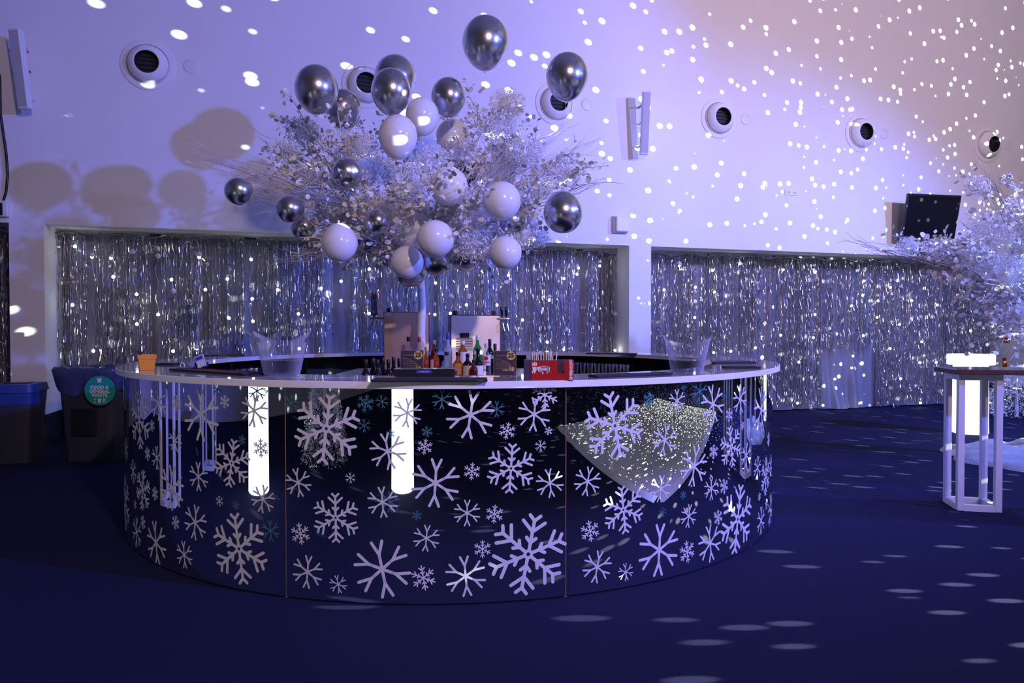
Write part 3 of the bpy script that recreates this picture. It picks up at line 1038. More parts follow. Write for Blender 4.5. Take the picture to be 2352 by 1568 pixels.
def tap_cabinet(x0, x1, depth, ztop, m, label, yaw):
    cx, w, zc, h = (x0 + x1) / 2, (x1 - x0) / math.cos(yaw), (IZ + ztop) / 2, ztop - IZ
    ux, uy = Vector((math.cos(yaw), math.sin(yaw), 0)), Vector((-math.sin(yaw), math.cos(yaw), 0))
    f = Vector((cx, depth, 0))
    root = thing('tap_cabinet', (cx, depth + 0.14, IZ), label, 'tap cabinet')
    b = MB()
    p = f + uy * 0.13
    b.box((p.x, p.y, zc), (w, 0.26, h), ux, uy, bev=0.004)
    b.build('housing', M['black_gloss'], root)
    b = MB()
    p = f - uy * 0.003
    b.box((p.x, p.y, zc), (w - 0.01, 0.005, h - 0.012), ux, uy, bev=0.002)
    b.build('metal_panel', m, root)
    for k in (0.10, 0.88):
        b = MB()
        p = f + uy * 0.08 + ux * w * (k - 0.5)
        b.box((p.x, p.y, ztop + 0.02), (0.035, 0.10, 0.04), ux, uy, bev=0.004)
        b.build('clip', M['black'], root)
    return root, f, ux, uy


t1, f1, u1, n1 = tap_cabinet(at(882, 760, 6.75).x, at(985, 760, 6.75).x, 6.75, at(920, 716, 6.75).z, M['copper'], 'polished copper-fronted tap cabinet behind the white trunk', 0.08)
t2, f2, u2, n2 = tap_cabinet(at(1036, 760, 6.75).x, at(1149, 760, 6.75).x, 6.75, at(1090, 723, 6.75).z, M['brass'], 'pale brass-fronted tap cabinet behind the spirit bottles', 0.20)
b = MB()
p = f1 - n1 * 0.0065 - u1 * 0.17
b.box((p.x, p.y, at(888, 721, 6.74).z), (0.05, 0.002, 0.03), u1, n1)
b.build('sticker', M['print_white'], t1)
b = MB()
zc_ = at(1062, 790, 6.74).z
p = f2 - n2 * 0.0068 - u2 * 0.11
for k in range(8):
    b.box((p.x, p.y, zc_ - 0.055 + k * 0.016), (0.16, 0.002, 0.007), u2, n2)
b.box((p.x, p.y, zc_ + 0.085), (0.09, 0.003, 0.045), u2, n2)
b.build('print_block', M['black'], t2)


def tap(parent, px, py, sx, badge=False):
    p = at(px, py, 6.80)
    b = MB()
    b.tube([p - Vector((sx * 0.10, 0, 0)), p, p + Vector((sx * 0.03, 0, 0))], [0.014, 0.017, 0.012], 10)
    b.tube([p, p + Vector((sx * 0.012, -0.05, -0.05)), p + Vector((sx * 0.02, -0.06, -0.12))], [0.012, 0.010, 0.008], 8)
    b.build('tap_spout', M['steel'], parent, True, 40)
    b = MB()
    q = p + Vector((0, -0.01, 0.02))
    if badge:
        b.box(q + Vector((0.01, 0, 0.12)), (0.06, 0.03, 0.23), bev=0.006)
        b.tube([q, q + Vector((0.006, 0, 0.02))], 0.015, 8)
        h = b.build('tap_handle', M['cap_black'], parent)
        f = MB()
        f.box(q + Vector((0.01, -0.017, 0.12)), (0.05, 0.004, 0.215), bev=0.001)
        f.build('badge', M['label_red'], h)
        g = MB()
        g.box(q + Vector((0.01, -0.0195, 0.12)), (0.034, 0.003, 0.20), bev=0.001)
        g.build('badge_panel', M['black'], h)
        lettering('BREWDOG', 0.040, q + Vector((0.010, -0.0225, 0.135)), (0, 0, 1), (-1, 0, 0), M['screen_blue'], h, bold=0.0012)
        g = MB()
        g.lathe(q + Vector((0.01, -0.021, 0.035)), [(0.001, 0.002), (0.014, 0.002), (0.014, 0)], 16, (0, -1, 0))
        g.build('emblem', M['screen_blue'], h)
    else:
        b.tube([q, q + Vector((-0.003, 0, 0.05)), q + Vector((-0.004, 0, 0.085)), q + Vector((-0.004, 0, 0.095))], [0.009, 0.012, 0.016, 0.010], 10)
        b.build('tap_handle', M['black_gloss'], parent, True, 50)


tap(t1, 858, 730, -1, True)
tap(t2, 1153, 732, 1)
tap(t2, 1163, 732, 1)

# ------------------------------------------------------------------ bottles
def bottle(px, depth, zb, h, r, glass, cap_m, label_m, label, group, shape='round', label_z=(0.18, 0.45), neck=0.30, capl=0.12, extra=None, square=False):
    p = at(px, 800, depth)
    x, y = p.x, p.y
    root = thing('bottle', (x, y, zb), label, 'bottle', group)
    nr = r * 0.36
    sh = h * (1 - neck)
    prof = [(0.001, 0.002), (r * 0.9, 0.002), (r, 0.012), (r, sh * 0.82), (r * 0.93, sh * 0.9), (r * 0.62, sh * 0.985), (nr * 1.15, sh * 1.06), (nr, sh * 1.12), (nr, h - h * capl), (0.001, h - h * capl)]
    if shape == 'squat':
        prof = [(0.001, 0.002), (r * 0.9, 0.002), (r, 0.012), (r, sh * 0.72), (r * 0.9, sh * 0.86), (r * 0.55, sh * 0.97), (nr, sh * 1.02), (nr, h - h * capl), (0.001, h - h * capl)]
    if shape == 'bulb':
        prof = [(0.001, 0.002), (r * 0.7, 0.002), (r * 0.9, 0.02), (r, sh * 0.45), (r * 0.92, sh * 0.75), (r * 0.5, sh * 0.95), (nr, sh * 1.03), (nr, h - h * capl), (0.001, h - h * capl)]
    b = MB()
    b.lathe((x, y, zb), prof, 4 if square else 20, rot=PI / 4 + 0.2 if square else 0)
    b.build('glass', glass, root, not square, 50)
    b = MB()
    b.lathe((x, y, zb), [(nr * 1.0, h * (1 - capl) - 0.004), (nr * 1.2, h * (1 - capl)), (nr * 1.2, h - 0.004), (nr * 1.0, h), (0.001, h)], 14)
    b.build('cap', cap_m, root, True, 40)
    if label_m:
        l0, l1 = zb + h * label_z[0], zb + h * label_z[1]
        b = MB()
        rr = r * (1.012 if not square else 0.745)
        if square:
            b.box((x, y - r * 0.72, (l0 + l1) / 2), (r * 1.15, 0.004, l1 - l0), (math.cos(0.2), math.sin(0.2), 0), (-math.sin(0.2), math.cos(0.2), 0))
        else:
            b.grid([[Vector((x + rr * math.cos(a), y + rr * math.sin(a), z)) for a in [PI * 1.06 + PI * 0.88 * k / 12 for k in range(13)]] for z in (l0, l1)])
        b.build('label', label_m, root, True)
    return root, x, y, r


SP = 'spirit bottles on the island'
bottle(963, 6.2, IZ, 0.33, 0.038, M['clear_glass'], M['cap_red'], M['label_white'], 'clear bottle with red cap and ornate white label by the trunk', SP, label_z=(0.1, 0.5))
bottle(938, 6.55, IZ, 0.33, 0.040, M['clear_glass'], M['cap_black'], None, 'plain clear bottle with dark cap before the copper panel', SP)
bottle(978, 6.05, IZ, 0.245, 0.030, M['amber'], M['cork'], M['label_red'], 'square amber whisky bottle with slanted red label beside the clear red-capped bottle', SP, square=True, label_z=(0.28, 0.55))
bottle(997, 6.45, IZ, 0.30, 0.034, M['red_spirit'], M['cork'], M['label_cream'], 'dark red bottle with wooden stopper behind the two whisky bottles', SP, label_z=(0.1, 0.4))
bottle(1002, 5.95, IZ, 0.24, 0.034, M['amber'], M['cap_black'], M['label_red'], 'amber whisky bottle with slanted red label and black cap', SP, square=True, label_z=(0.28, 0.55))
bottle(1029, 6.3, IZ, 0.37, 0.038, M['frosted'], M['cap_blue'], None, 'tall frosted bottle with blue neck', SP, neck=0.34, capl=0.16)
bottle(1026, 5.85, IZ, 0.21, 0.042, M['clear_glass'], M['cap_black'], M['label_teal'], 'squat clear gin bottle with speckled green label', SP, 'squat', label_z=(0.06, 0.42))
bottle(1052, 5.8, IZ, 0.21, 0.046, M['amber'], M['cap_black'], M['label_orange'], 'rounded bottle with orange label and black stopper', SP, 'bulb', label_z=(0.12, 0.55))
bottle(1063, 6.25, IZ, 0.30, 0.046, M['amber'], M['cap_white'], M['label_cream'], 'broad-shouldered rum bottle with tall cream label', SP, 'squat', label_z=(0.2, 0.66), neck=0.2)
bottle(1074, 5.75, IZ, 0.20, 0.040, M['dark_glass'], M['cap_black'], M['label_cream'], 'dark bottle with small pale label between orange-label and dark red-label bottles', SP, 'squat', label_z=(0.1, 0.5))
bottle(1097, 6.3, IZ, 0.345, 0.042, M['green_glass'], M['cap_white'], M['label_white'], 'tall green gin bottle with white cap', SP, neck=0.28, label_z=(0.50, 0.60))
bottle(1098, 5.8, IZ, 0.245, 0.042, M['dark_glass'], M['cap_black'], M['label_white'], 'dark herbal liqueur bottle with framed red and white label', SP, 'squat', neck=0.38, label_z=(0.08, 0.40))
ro, x, y, r = bottle(1117, 5.95, IZ, 0.28, 0.037, M['clear_glass'], M['cap_white'], M['label_cream'], 'clear rum bottle with red roundel above its name', SP, label_z=(0.32, 0.62))
lettering('BACARDI', 0.0185, (x, y - r * 1.0 - 0.004, IZ + 0.118), (1, 0, 0), (0, 0, 1), M['label_red'], ro, bold=0.0004)
b = MB()
b.lathe((x, y - r * 1.03 - 0.001, IZ + 0.152), [(0.001, 0.003), (0.016, 0.003), (0.017, 0)], 20, (0, -1, 0))
em_ = b.build('roundel', M['label_red'], ro)
b = MB()
yy = y - r * 1.03 - 0.005
zz = IZ + 0.152
b.face([(x - 0.011, yy, zz + 0.004), (x - 0.003, yy, zz - 0.001), (x, yy, zz - 0.008), (x + 0.003, yy, zz - 0.001), (x + 0.011, yy, zz + 0.004), (x + 0.003, yy, zz + 0.006), (x, yy, zz + 0.003), (x - 0.003, yy, zz + 0.006)])
b.build('bat_emblem', M['cap_black'], em_)
bottle(1125, 6.4, IZ, 0.31, 0.036, M['dark_glass'], M['cap_black'], M['label_white'], 'dark bottle with tall black cap behind the clear rum bottle', SP, label_z=(0.3, 0.55), capl=0.2)
bottle(1137, 6.3, IZ, 0.27, 0.036, M['dark_glass'], M['cap_black'], M['label_white'], 'short dark bottle with brown cap beside the age-check card', SP, label_z=(0.5, 0.6), capl=0.2)
bottle(1088, 5.69, IZ, 0.15, 0.034, M['red_spirit'], M['cap_black'], None, 'small round dark red bottle in front of the framed-label bottle', SP, 'bulb')
bottle(1016, 5.72, IZ, 0.13, 0.022, M['clear_glass'], M['cap_blue'], M['label_white'], 'miniature bottle with blue and white label before the squat gin bottle', SP, label_z=(0.1, 0.6))
WN_ = 'dark wine bottles at the speed rail'
for i, (px, dp, h) in enumerate(((840, 5.40, 0.30), (857, 5.52, 0.305), (867, 5.40, 0.30), (880, 5.52, 0.31), (892, 5.40, 0.30), (904, 5.52, 0.315), (917, 5.40, 0.31))):
    bottle(px, dp, 0.80, h + 0.02, 0.036, M['dark_glass'], M['cap_black'], None, 'black wine bottle in the rail below the copper cabinet', WN_, neck=0.27, capl=0.16)

# ------------------------------------------------------------------ things on the counter
def on_counter(px, py):
    p = at_z(px, py, HC)
    return p


def age_sign(px0, px1, py0, py1, label, lines):
    c0 = on_counter((px0 + px1) / 2, py1)
    w = (px1 - px0) * c0.y / FPX
    h = 0.135
    root = thing('age_check_card', (c0.x, c0.y, HC), label, 'sign', 'age-check cards on the counter')
    lean = 0.12
    up = Vector((0, lean, 1)).normalized()
    ux = Vector((1, 0, 0))
    fn = ux.cross(up)          # towards viewer
    c = c0 + Vector((0, 0.004, 0.003)) + up * h / 2
    b = MB()
    b.box(c, (w, 0.005, h), ux, -fn, up)
    b.build('board', M['sign_frame'], root)
    b = MB()
    b.box(c + fn * 0.003, (w * 0.955, 0.002, h * 0.96), ux, -fn, up)
    b.build('face', M['sign'], root)
    b = MB()
    b.lathe(c + fn * 0.004 + ux * w * 0.27 + up * h * 0.30, [(0.001, 0.0015), (0.0235, 0.0015), (0.0235, 0)], 28, fn)
    b.build('roundel', M['gold'], root)
    lettering('25', 0.034, c + fn * 0.0062 + ux * w * 0.27 + up * h * 0.30, ux, up, M['sign'], root, bold=0.0016)
    lettering('CHALLENGE', 0.0095, c + fn * 0.0048 - ux * w * 0.16 + up * h * 0.30, ux, up, M['sign_frame'], root, bold=0.0003)
    arc = [c + fn * 0.0048 + ux * (-w * 0.42 + w * 0.86 * math.sin(k * PI / 24)) + up * (-h * 0.55 + h * 0.72 * math.cos(k * PI / 24)) for k in range(0, 12)]
    b = MB()
    b.tube(arc, 0.0006, 4)
    b.build('arc_line', M['gold'], root)
    for k, tx in enumerate(lines):
        lettering(tx, 0.0095, c + fn * 0.0048 - ux * w * 0.36 + up * h * (0.05 - 0.085 * k), ux, up, M['sign_frame'], root, align='LEFT', bold=0.0002)
    lettering('OVER', 0.0125, c + fn * 0.0048 + ux * w * 0.02 - up * h * 0.28, ux, up, M['gold'], root, bold=0.0003)
    lettering('18', 0.030, c + fn * 0.0048 + ux * w * 0.28 - up * h * 0.245, ux, up, M['gold'], root, bold=0.0014)
    b = MB()
    b.box(c0 + Vector((0, 0.035, 0.012)), (w * 0.5, 0.03, 0.02))
    b.build('foot', M['black'], root)


TXT = ['IF YOU ARE', 'LUCKY ENOUGH', 'TO LOOK UNDER', '25 YOU WILL BE ASKED']
age_sign(1133, 1186, 812, 864, 'dark age-check card with gold number 25 next to the red caddy', TXT)
age_sign(919, 972, 815, 862, 'dark age-check card with gold number 25 behind the black drip tray', TXT)

# black drip tray stand with CARDIFF strip
c = on_counter(975, 866)
root = thing('drip_tray', (c.x, c.y, HC), 'black rounded tray with blue name strip standing behind the bar runner', 'tray')
w = 145 * c.y / FPX
b = MB()
b.box((c.x, c.y + 0.05, HC + 0.022), (w, 0.10, 0.040), bev=0.012)
b.build('body', M['black'], root)
b = MB()
b.box((c.x, c.y + 0.05, HC + 0.043), (w * 0.97, 0.09, 0.003))
b.build('rim', M['steel'], root)
b = MB()
b.box((c.x - 0.003, c.y - 0.001, HC + 0.029), (0.085, 0.003, 0.014))
b.build('name_strip', M['print_blue'], root)
lettering('CARDIFF', 0.0150, (c.x - 0.003, c.y - 0.0035, HC + 0.029), (1, 0, 0), (0, 0, 1), M['print_grey'], root, bold=0.0006)


def runner(px0, py0, px1, py1, w, label, strip=None, text=None, th=0.008):
    p0, p1 = on_counter(px0, py0), on_counter(px1, py1)
    d = (p1 - p0)
    L = d.length
    ux = d.normalized()
    uy = Vector((-ux.y, ux.x, 0))
    c = (p0 + p1) / 2 + uy * w / 2
    root = thing('bar_runner', (c.x, c.y, HC), label, 'bar runner', 'rubber bar runners on the counter')
    b = MB()
    b.box((c.x, c.y, HC + th / 2 + 0.0005), (L, w, th), ux, uy, bev=0.003)
    b.build('mat', M['rubber'], root)
    b = MB()
    for s in (-1, 1):
        b.box(Vector((c.x, c.y, HC + th + 0.002)) + uy * s * (w / 2 - 0.008), (L, 0.012, 0.005), ux, uy)
        b.box(Vector((c.x, c.y, HC + th + 0.002)) + ux * s * (L / 2 - 0.008), (0.012, w - 0.03, 0.005), ux, uy)
    b.build('raised_rim', M['rubber'], root)
    if strip:
        b = MB()
        b.box((c.x, c.y, HC + th + 0.0012), (L * strip[1], w * 0.72, 0.0015), ux, uy)
        b.build('printed_panel', M[strip[0]], root)
    if text:
        lettering(text, 0.012, Vector((c.x, c.y, HC + th + 0.0015)) - uy * (w / 2 + 0.0), ux, Vector((0, 0, 1)), M['print_grey'], root)
    return root


rr_ = runner(852, 878, 1120, 877, 0.15, 'long black rubber bar runner along the front edge before the tray')
# counter lines of print along its front rim (too small to read)
p0, p1 = on_counter(868, 877.5), on_counter(1110, 877.0)
b = MB()
rp = random.Random(3)
x = 0.0
Lr = (p1 - p0).length
while x < Lr - 0.02:
    wd = rp.uniform(0.008, 0.03)
    if rp.random() < 0.75:
        q = p0 + (p1 - p0) * ((x + wd / 2) / Lr)
        b.box((q.x, q.y + 0.0005, HC + 0.0055), (wd, 0.003, 0.0035))
    x += wd + 0.006
b.build('printed_line', M['print_grey'], rr_)
runner(1372, 867.5, 1545, 861, 0.09, 'black rubber bar runner in front of the lone ice bucket')
runner(388, 851, 560, 863, 0.15, 'dark red and black bar runner beside the pair of ice buckets', ('mat_red', 0.6))
runner(1668, 846, 1748, 846, 0.10, 'short black bar runner with red centre near the end of the counter', ('mat_red', 0.45))
runner(1632, 835, 1738, 834, 0.20, 'wide dark red runner on the counter beyond the short one', ('mat_red', 0.9))
runner(352, 838, 398, 839, 0.10, 'small black runner with red centre behind the orange pot', ('mat_red', 0.5))
runner(1345, 813.5, 1462, 814.5, 0.18, 'dark red runner on the far counter by the wide pillar', ('mat_red', 0.9))
runner(455, 818, 560, 816, 0.18, 'dark red runner on the far counter behind the ice buckets', ('mat_red', 0.9))


# clear ice buckets
def bucket(px, py, s, label, rot=0.0, water=True, n=64):
    p = on_counter(px, py)
    root = thing('ice_bucket', (p.x, p.y, HC), label, 'ice bucket', 'clear acrylic ice buckets')
    H = 0.235 * s

    def prof(a, v):
        """outer surface: oval, flared, with two raised ear lobes"""
        lobe = abs(math.cos(a)) ** 2.0
        top = H * (0.76 + 0.24 * lobe)
        z = top * v
        r = (0.092 + 0.030 * v ** 0.7 + 0.010 * v ** 5) * s
        rx = r * (1.0 + 0.14 * v)
        ry = r * (0.92 + 0.02 * v)
        c, sn = math.cos(a), math.sin(a)
        x, y = rx * c, ry * sn
        return Vector((p.x + x * math.cos(rot) - y * math.sin(rot), p.y + x * math.sin(rot) + y * math.cos(rot), HC + 0.001 + z))
    NV = 16
    b = MB()
    outer = [[prof(2 * PI * k / n, v / NV) for k in range(n)] for v in range(NV + 1)]
    cen = Vector((p.x, p.y, 0))

    def inn(q, v):
        d = Vector((q.x - p.x, q.y - p.y, 0))
        L = d.length
        return Vector((p.x + d.x * (L - 0.004) / L, p.y + d.y * (L - 0.004) / L, max(q.z, HC + 0.008)))
    inner = [[inn(q, v) for q in row] for v, row in enumerate(outer)]
    # hand-holes in the two lobes
    hole = set()
    for k in range(n):
        a = 2 * PI * k / n
        for v in range(NV):
            if abs(math.cos(a + PI / n)) > 0.93 and v in (12, 13):
                hole.add((v, k))
    base = len(b.v)
    for rows in (outer, inner):
        for r in rows:
            b.v += [tuple(q) for q in r]
    off = (NV + 1) * n
    for v in range(NV):
        for k in range(n):
            if (v, k) in hole:
                continue
            a_, b_, c_, d_ = v * n + k, v * n + (k + 1) % n, (v + 1) * n + (k + 1) % n, (v + 1) * n + k
            b.f.append((base + a_, base + b_, base + c_, base + d_))
            b.f.append((base + off + d_, base + off + c_, base + off + b_, base + off + a_))
    for (v, k) in hole:
        k1 = (k + 1) % n
        for (e0, e1, nb) in (((v, k), (v, k1), (v - 1, k)), ((v + 1, k1), (v + 1, k), (v + 1, k)), ((v + 1, k), (v, k), (v, (k - 1) % n)), ((v, k1), (v + 1, k1), (v, k1))):
            if nb not in hole:
                i0, i1 = e0[0] * n + e0[1], e1[0] * n + e1[1]
                b.f.append((base + i0, base + i1, base + off + i1, base + off + i0))
    for k in range(n):
        k1 = (k + 1) % n
        t0, t1_ = NV * n + k, NV * n + k1
        b.f.append((base + t0, base + t1_, base + off + t1_, base + off + t0))
    b.f.append(tuple(base + k for k in reversed(range(n))))
    b.f.append(tuple(base + off + k for k in range(n)))
    b.mi = [0] * len(b.f)
    b.build('shell', M['acrylic'], root, True, 50)
    if water:
        w = MB()
        rows = []
        for v in range(0, 8):
            rows.append([inn(prof(2 * PI * k / n, 0.01 + v * 0.05), v) * 1.0 for k in range(0, n, 2)])
        rows = [[Vector((p.x + (q.x - p.x) * 0.985, p.y + (q.y - p.y) * 0.985, HC + 0.010 + 0.30 * H * i / 7)) for q in r] for i, r in enumerate(rows)]
        w.grid(rows, closed_u=True)
        w.face(list(reversed(rows[0])))
        w.face(rows[-1])
        w.build('melt_water', M['water'], root, True, 40)


bucket(648, 861, 1.02, 'clear ice bucket with melt water beside the red-black runner', 0.15)
bucket(604, 817, 1.0, 'clear ice bucket on the far counter behind the other bucket', 0.2, False)
bucket(1578, 857, 0.94, 'lone clear ice bucket with melt water near the end of the bar', -0.1)

# orange square pot with a black straw
p = on_counter(337, 850)
root = thing('orange_pot', (p.x, p.y, HC), 'small square orange plastic pot with a black stirrer', 'pot')
ang = 0.55
ux, uy = Vector((math.cos(ang), math.sin(ang), 0)), Vector((-math.sin(ang), math.cos(ang), 0))
b = MB()
for (h0, s0, h1, s1) in ((0.0, 0.080, 0.070, 0.094), (0.070, 0.101, 0.096, 0.104)):
    q0 = [Vector((p.x, p.y, HC + 0.001 + h0)) + ux * sx * s0 / 2 + uy * sy * s0 / 2 for sx, sy in ((-1, -1), (1, -1), (1, 1), (-1, 1))]
    q1 = [Vector((p.x, p.y, HC + 0.001 + h1)) + ux * sx * s1 / 2 + uy * sy * s1 / 2 for sx, sy in ((-1, -1), (1, -1), (1, 1), (-1, 1))]
    b.grid([q0, q1], closed_u=True)
    b.face(list(reversed(q0)))
    q2 = [Vector((p.x, p.y, HC + 0.001 + h1)) + ux * sx * (s1 - 0.008) / 2 + uy * sy * (s1 - 0.008) / 2 for sx, sy in ((-1, -1), (1, -1), (1, 1), (-1, 1))]
    if h0 > 0:
        q3 = [Vector((p.x, p.y, HC + 0.006)) + ux * sx * 0.072 / 2 + uy * sy * 0.072 / 2 for sx, sy in ((-1, -1), (1, -1), (1, 1), (-1, 1))]
        b.grid([q1, q2, q3], closed_u=True)
        b.face(q3)
b.build('body', M['orange'], root)
b = MB()
b.tube([Vector((p.x + 0.02, p.y, HC + 0.02)), Vector((p.x - 0.06, p.y + 0.01, HC + 0.118))], 0.004, 6)
b.build('stirrer', M['black'], root)

# padlock and card reader
p = on_counter(417, 848)
root = thing('padlock', (p.x, p.y, HC), 'small silver padlock lying on the counter by the red-black runner', 'padlock')
b = MB()
b.box((p.x, p.y, HC + 0.009), (0.042, 0.03, 0.016), bev=0.003)
b.build('body', M['steel'], root)
b = MB()
b.tube([Vector((p.x - 0.012, p.y + 0.01, HC + 0.014))] + [Vector((p.x - 0.012 * math.cos(k * PI / 6), p.y + 0.012, HC + 0.026 + 0.012 * math.sin(k * PI / 6))) for k in range(7)] + [Vector((p.x + 0.012, p.y + 0.01, HC + 0.014))], 0.003, 6)
b.build('shackle', M['plastic_white'], root)
p = on_counter(462, 846)
root = thing('card_reader', (p.x, p.y, HC), 'card payment reader leaning in its dark stand beside the padlock', 'card reader')
up = Vector((-0.40, 0.25, 0.9)).normalized()
ux = Vector((0.92, 0.1, 0.40))
ux = (ux - up * ux.dot(up)).normalized()
b = MB()
b.box((p.x - 0.02, p.y + 0.05, HC + 0.02), (0.07, 0.06, 0.038), bev=0.006)
b.build('stand', M['black'], root)
b = MB()
b.box(Vector((p.x - 0.012, p.y + 0.02, HC + 0.046)), (0.058, 0.014, 0.085), ux, ux.cross(up) * -1, up, bev=0.004)
hb = b.build('body', M['plastic_grey'], root)
b = MB()
fn = ux.cross(up)
b.box(Vector((p.x - 0.012, p.y + 0.02, HC + 0.046)) + fn * 0.008 + up * 0.020, (0.044, 0.002, 0.022), ux, -fn, up)
b.build('screen', M['print_blue'], hb)
for r3 in range(3):
    for c3 in range(3):
        b = MB()
        b.box(Vector((p.x - 0.012, p.y + 0.02, HC + 0.046)) + fn * 0.008 + up * (-0.004 - r3 * 0.013) + ux * (c3 - 1) * 0.014, (0.010, 0.002, 0.008), ux, -fn, up)
        b.build('key', M['plastic_white'], hb)
# dark wedge-shaped reader by the lone bucket
p = on_counter(1622, 845)
root = thing('menu_wedge', (p.x, p.y, HC), 'small dark wedge stand beside the lone ice bucket', 'stand')
b = MB()
q = [Vector((p.x, p.y, HC + 0.001)) + Vector(v) for v in ((-0.03, -0.03, 0), (0.03, -0.03, 0), (0.035, 0.05, 0), (-0.03, 0.05, 0))]
q2 = [Vector((p.x, p.y, HC)) + Vector(v) for v in ((-0.03, -0.025, 0.012), (0.03, -0.025, 0.03), (0.035, 0.05, 0.055), (-0.03, 0.05, 0.035))]
b.grid([q, q2], closed_u=True)
b.face(list(reversed(q)))
b.build('body', M['black'], root)
b = MB()
b.face([v + Vector((0, 0, 0.001)) for v in q2])
b.build('top_plate', M['plastic_grey'], root)

# red straw caddy
p = on_counter(1262, 873)
d = p.y
W = 98 * d / FPX
root = thing('straw_caddy', (p.x, p.y, HC), 'shiny red bar caddy with white emblem holding paper straws', 'caddy')
x0, x1 = p.x - 42 * d / FPX, p.x + 56 * d / FPX
hb_, dp_ = 0.098, 0.13
b = MB()
nx0, nx1, nz = x0 + W * 0.61, x0 + W * 0.775, HC + 0.034
y = p.y
b.box(((x0 + nx0) / 2, y, HC + 0.001 + hb_ / 2), (nx0 - x0, 0.005, hb_))
b.box(((nx0 + nx1) / 2, y, HC + 0.001 + 0.033 / 2), (nx1 - nx0, 0.005, 0.033))
b.box(((nx1 + x1) / 2, y, HC + 0.001 + hb_ / 2 + 0.001), (x1 - nx1, 0.005, hb_ + 0.002))
b.build('front_panel', M['red_foil'], root)
b = MB()
b.box((x0 - 0.018, y + dp_ / 2 + 0.002, HC + 0.001 + hb_ / 2), (0.034, dp_, hb_))
b.box((x1 - 0.003, y + dp_ / 2 + 0.003, HC + 0.001 + hb_ / 2), (0.006, dp_, hb_))
b.box(((x0 + x1) / 2, y + dp_, HC + 0.001 + hb_ / 2), (x1 - x0, 0.006, hb_))
b.box(((x0 + x1) / 2, y + dp_ / 2, HC + 0.004), (x1 - x0, dp_ - 0.01, 0.006))
b.box((nx0 - 0.01, y + dp_ / 2, HC + 0.001 + hb_ / 2), (0.004, dp_ - 0.01, hb_ - 0.004))
b.build('box', M['purple'], root)
b = MB()
b.box((x0 - 0.005, y + 0.09, HC + 0.085), (0.035, 0.02, 0.085))
b.build('napkin_stack', M['print_grey'], root)
rs = random.Random(4)
for k in range(18):
    b = MB()
    xa = x0 + 0.012 + k * 0.0063
    lean = rs.uniform(-0.012, 0.012)
    yb = y + rs.uniform(0.015, 0.05)
    b.tube([Vector((xa, yb, HC + 0.01)), Vector((xa + lean, yb + rs.uniform(-0.005, 0.01), HC + 0.138 + rs.uniform(-0.004, 0.006)))], 0.0033, 6)
    b.build('straw', M['straw_white'] if rs.random() < 0.62 else M['straw_brown'], root)
lettering('SMIRNOFF', 0.0215, (x1 - 0.013, y - 0.0032, HC + 0.052), (0, 0, 1), (-1, 0, 0), M['print_white'], root, bold=0.0009)
# white eagle-and-crown emblem on the front
ex, ez, ey = x0 + 0.017, HC + 0.072, y - 0.0035
emb = MB()


def poly(pts, ox=0.0, oz=0.0, s=1.0):
    emb.face([(ex + ox + a * s, ey, ez + oz + c * s) for a, c in pts])


poly([(-0.012, 0), (0.012, 0), (0.013, 0.004), (-0.013, 0.004)])
for k in (-1, 0, 1):
    cx_ = k * 0.0085
    poly([(cx_ + 0.0042 * math.cos(q * PI / 4), 0.010 + 0.0058 * math.sin(q * PI / 4)) for q in range(8)])
poly([(-0.002, 0.015), (0.002, 0.015), (0.002, 0.021), (-0.002, 0.021)])
poly([(-0.004, 0.017), (0.004, 0.017), (0.004, 0.019), (-0.004, 0.019)])
for k in range(5):
    a = -0.9 + k * 0.32
    poly([(0.004, -0.010), (0.004 + 0.030 * math.cos(a), -0.016 + 0.020 * math.sin(a)), (0.006 + 0.026 * math.cos(a + 0.14), -0.013 + 0.020 * math.sin(a + 0.14))])
poly([(-0.012, -0.005), (0.012, -0.005), (0.009, -0.022), (0.000, -0.040), (-0.009, -0.022)])
poly([(-0.015, -0.026), (-0.006, -0.024), (-0.010, -0.040)])
for k in range(7):
    xk = 0.030 + k * 0.006
    poly([(xk, 0.004 - abs(k - 3) * 0.001), (xk + 0.004, -0.012), (xk + 0.011, 0.001 - k * 0.001), (xk + 0.007, -0.022 - k * 0.002), (xk + 0.001, -0.016)])
for k in range(3):
    poly([(0.060, -0.022 - k * 0.009), (0.072 - k * 0.004, -0.016 - k * 0.010), (0.067 - k * 0.005, -0.030 - k * 0.009)])
for sx_, sz_ in ((0.031, -0.026), (0.041, -0.022), (0.040, -0.036)):
    poly([(sx_ - 0.004, sz_ + 0.004), (sx_ + 0.004, sz_ + 0.004), (sx_ + 0.003, sz_ - 0.003), (sx_, sz_ - 0.006), (sx_ - 0.003, sz_ - 0.003)])
emb.build('emblem', M['print_white'], root)

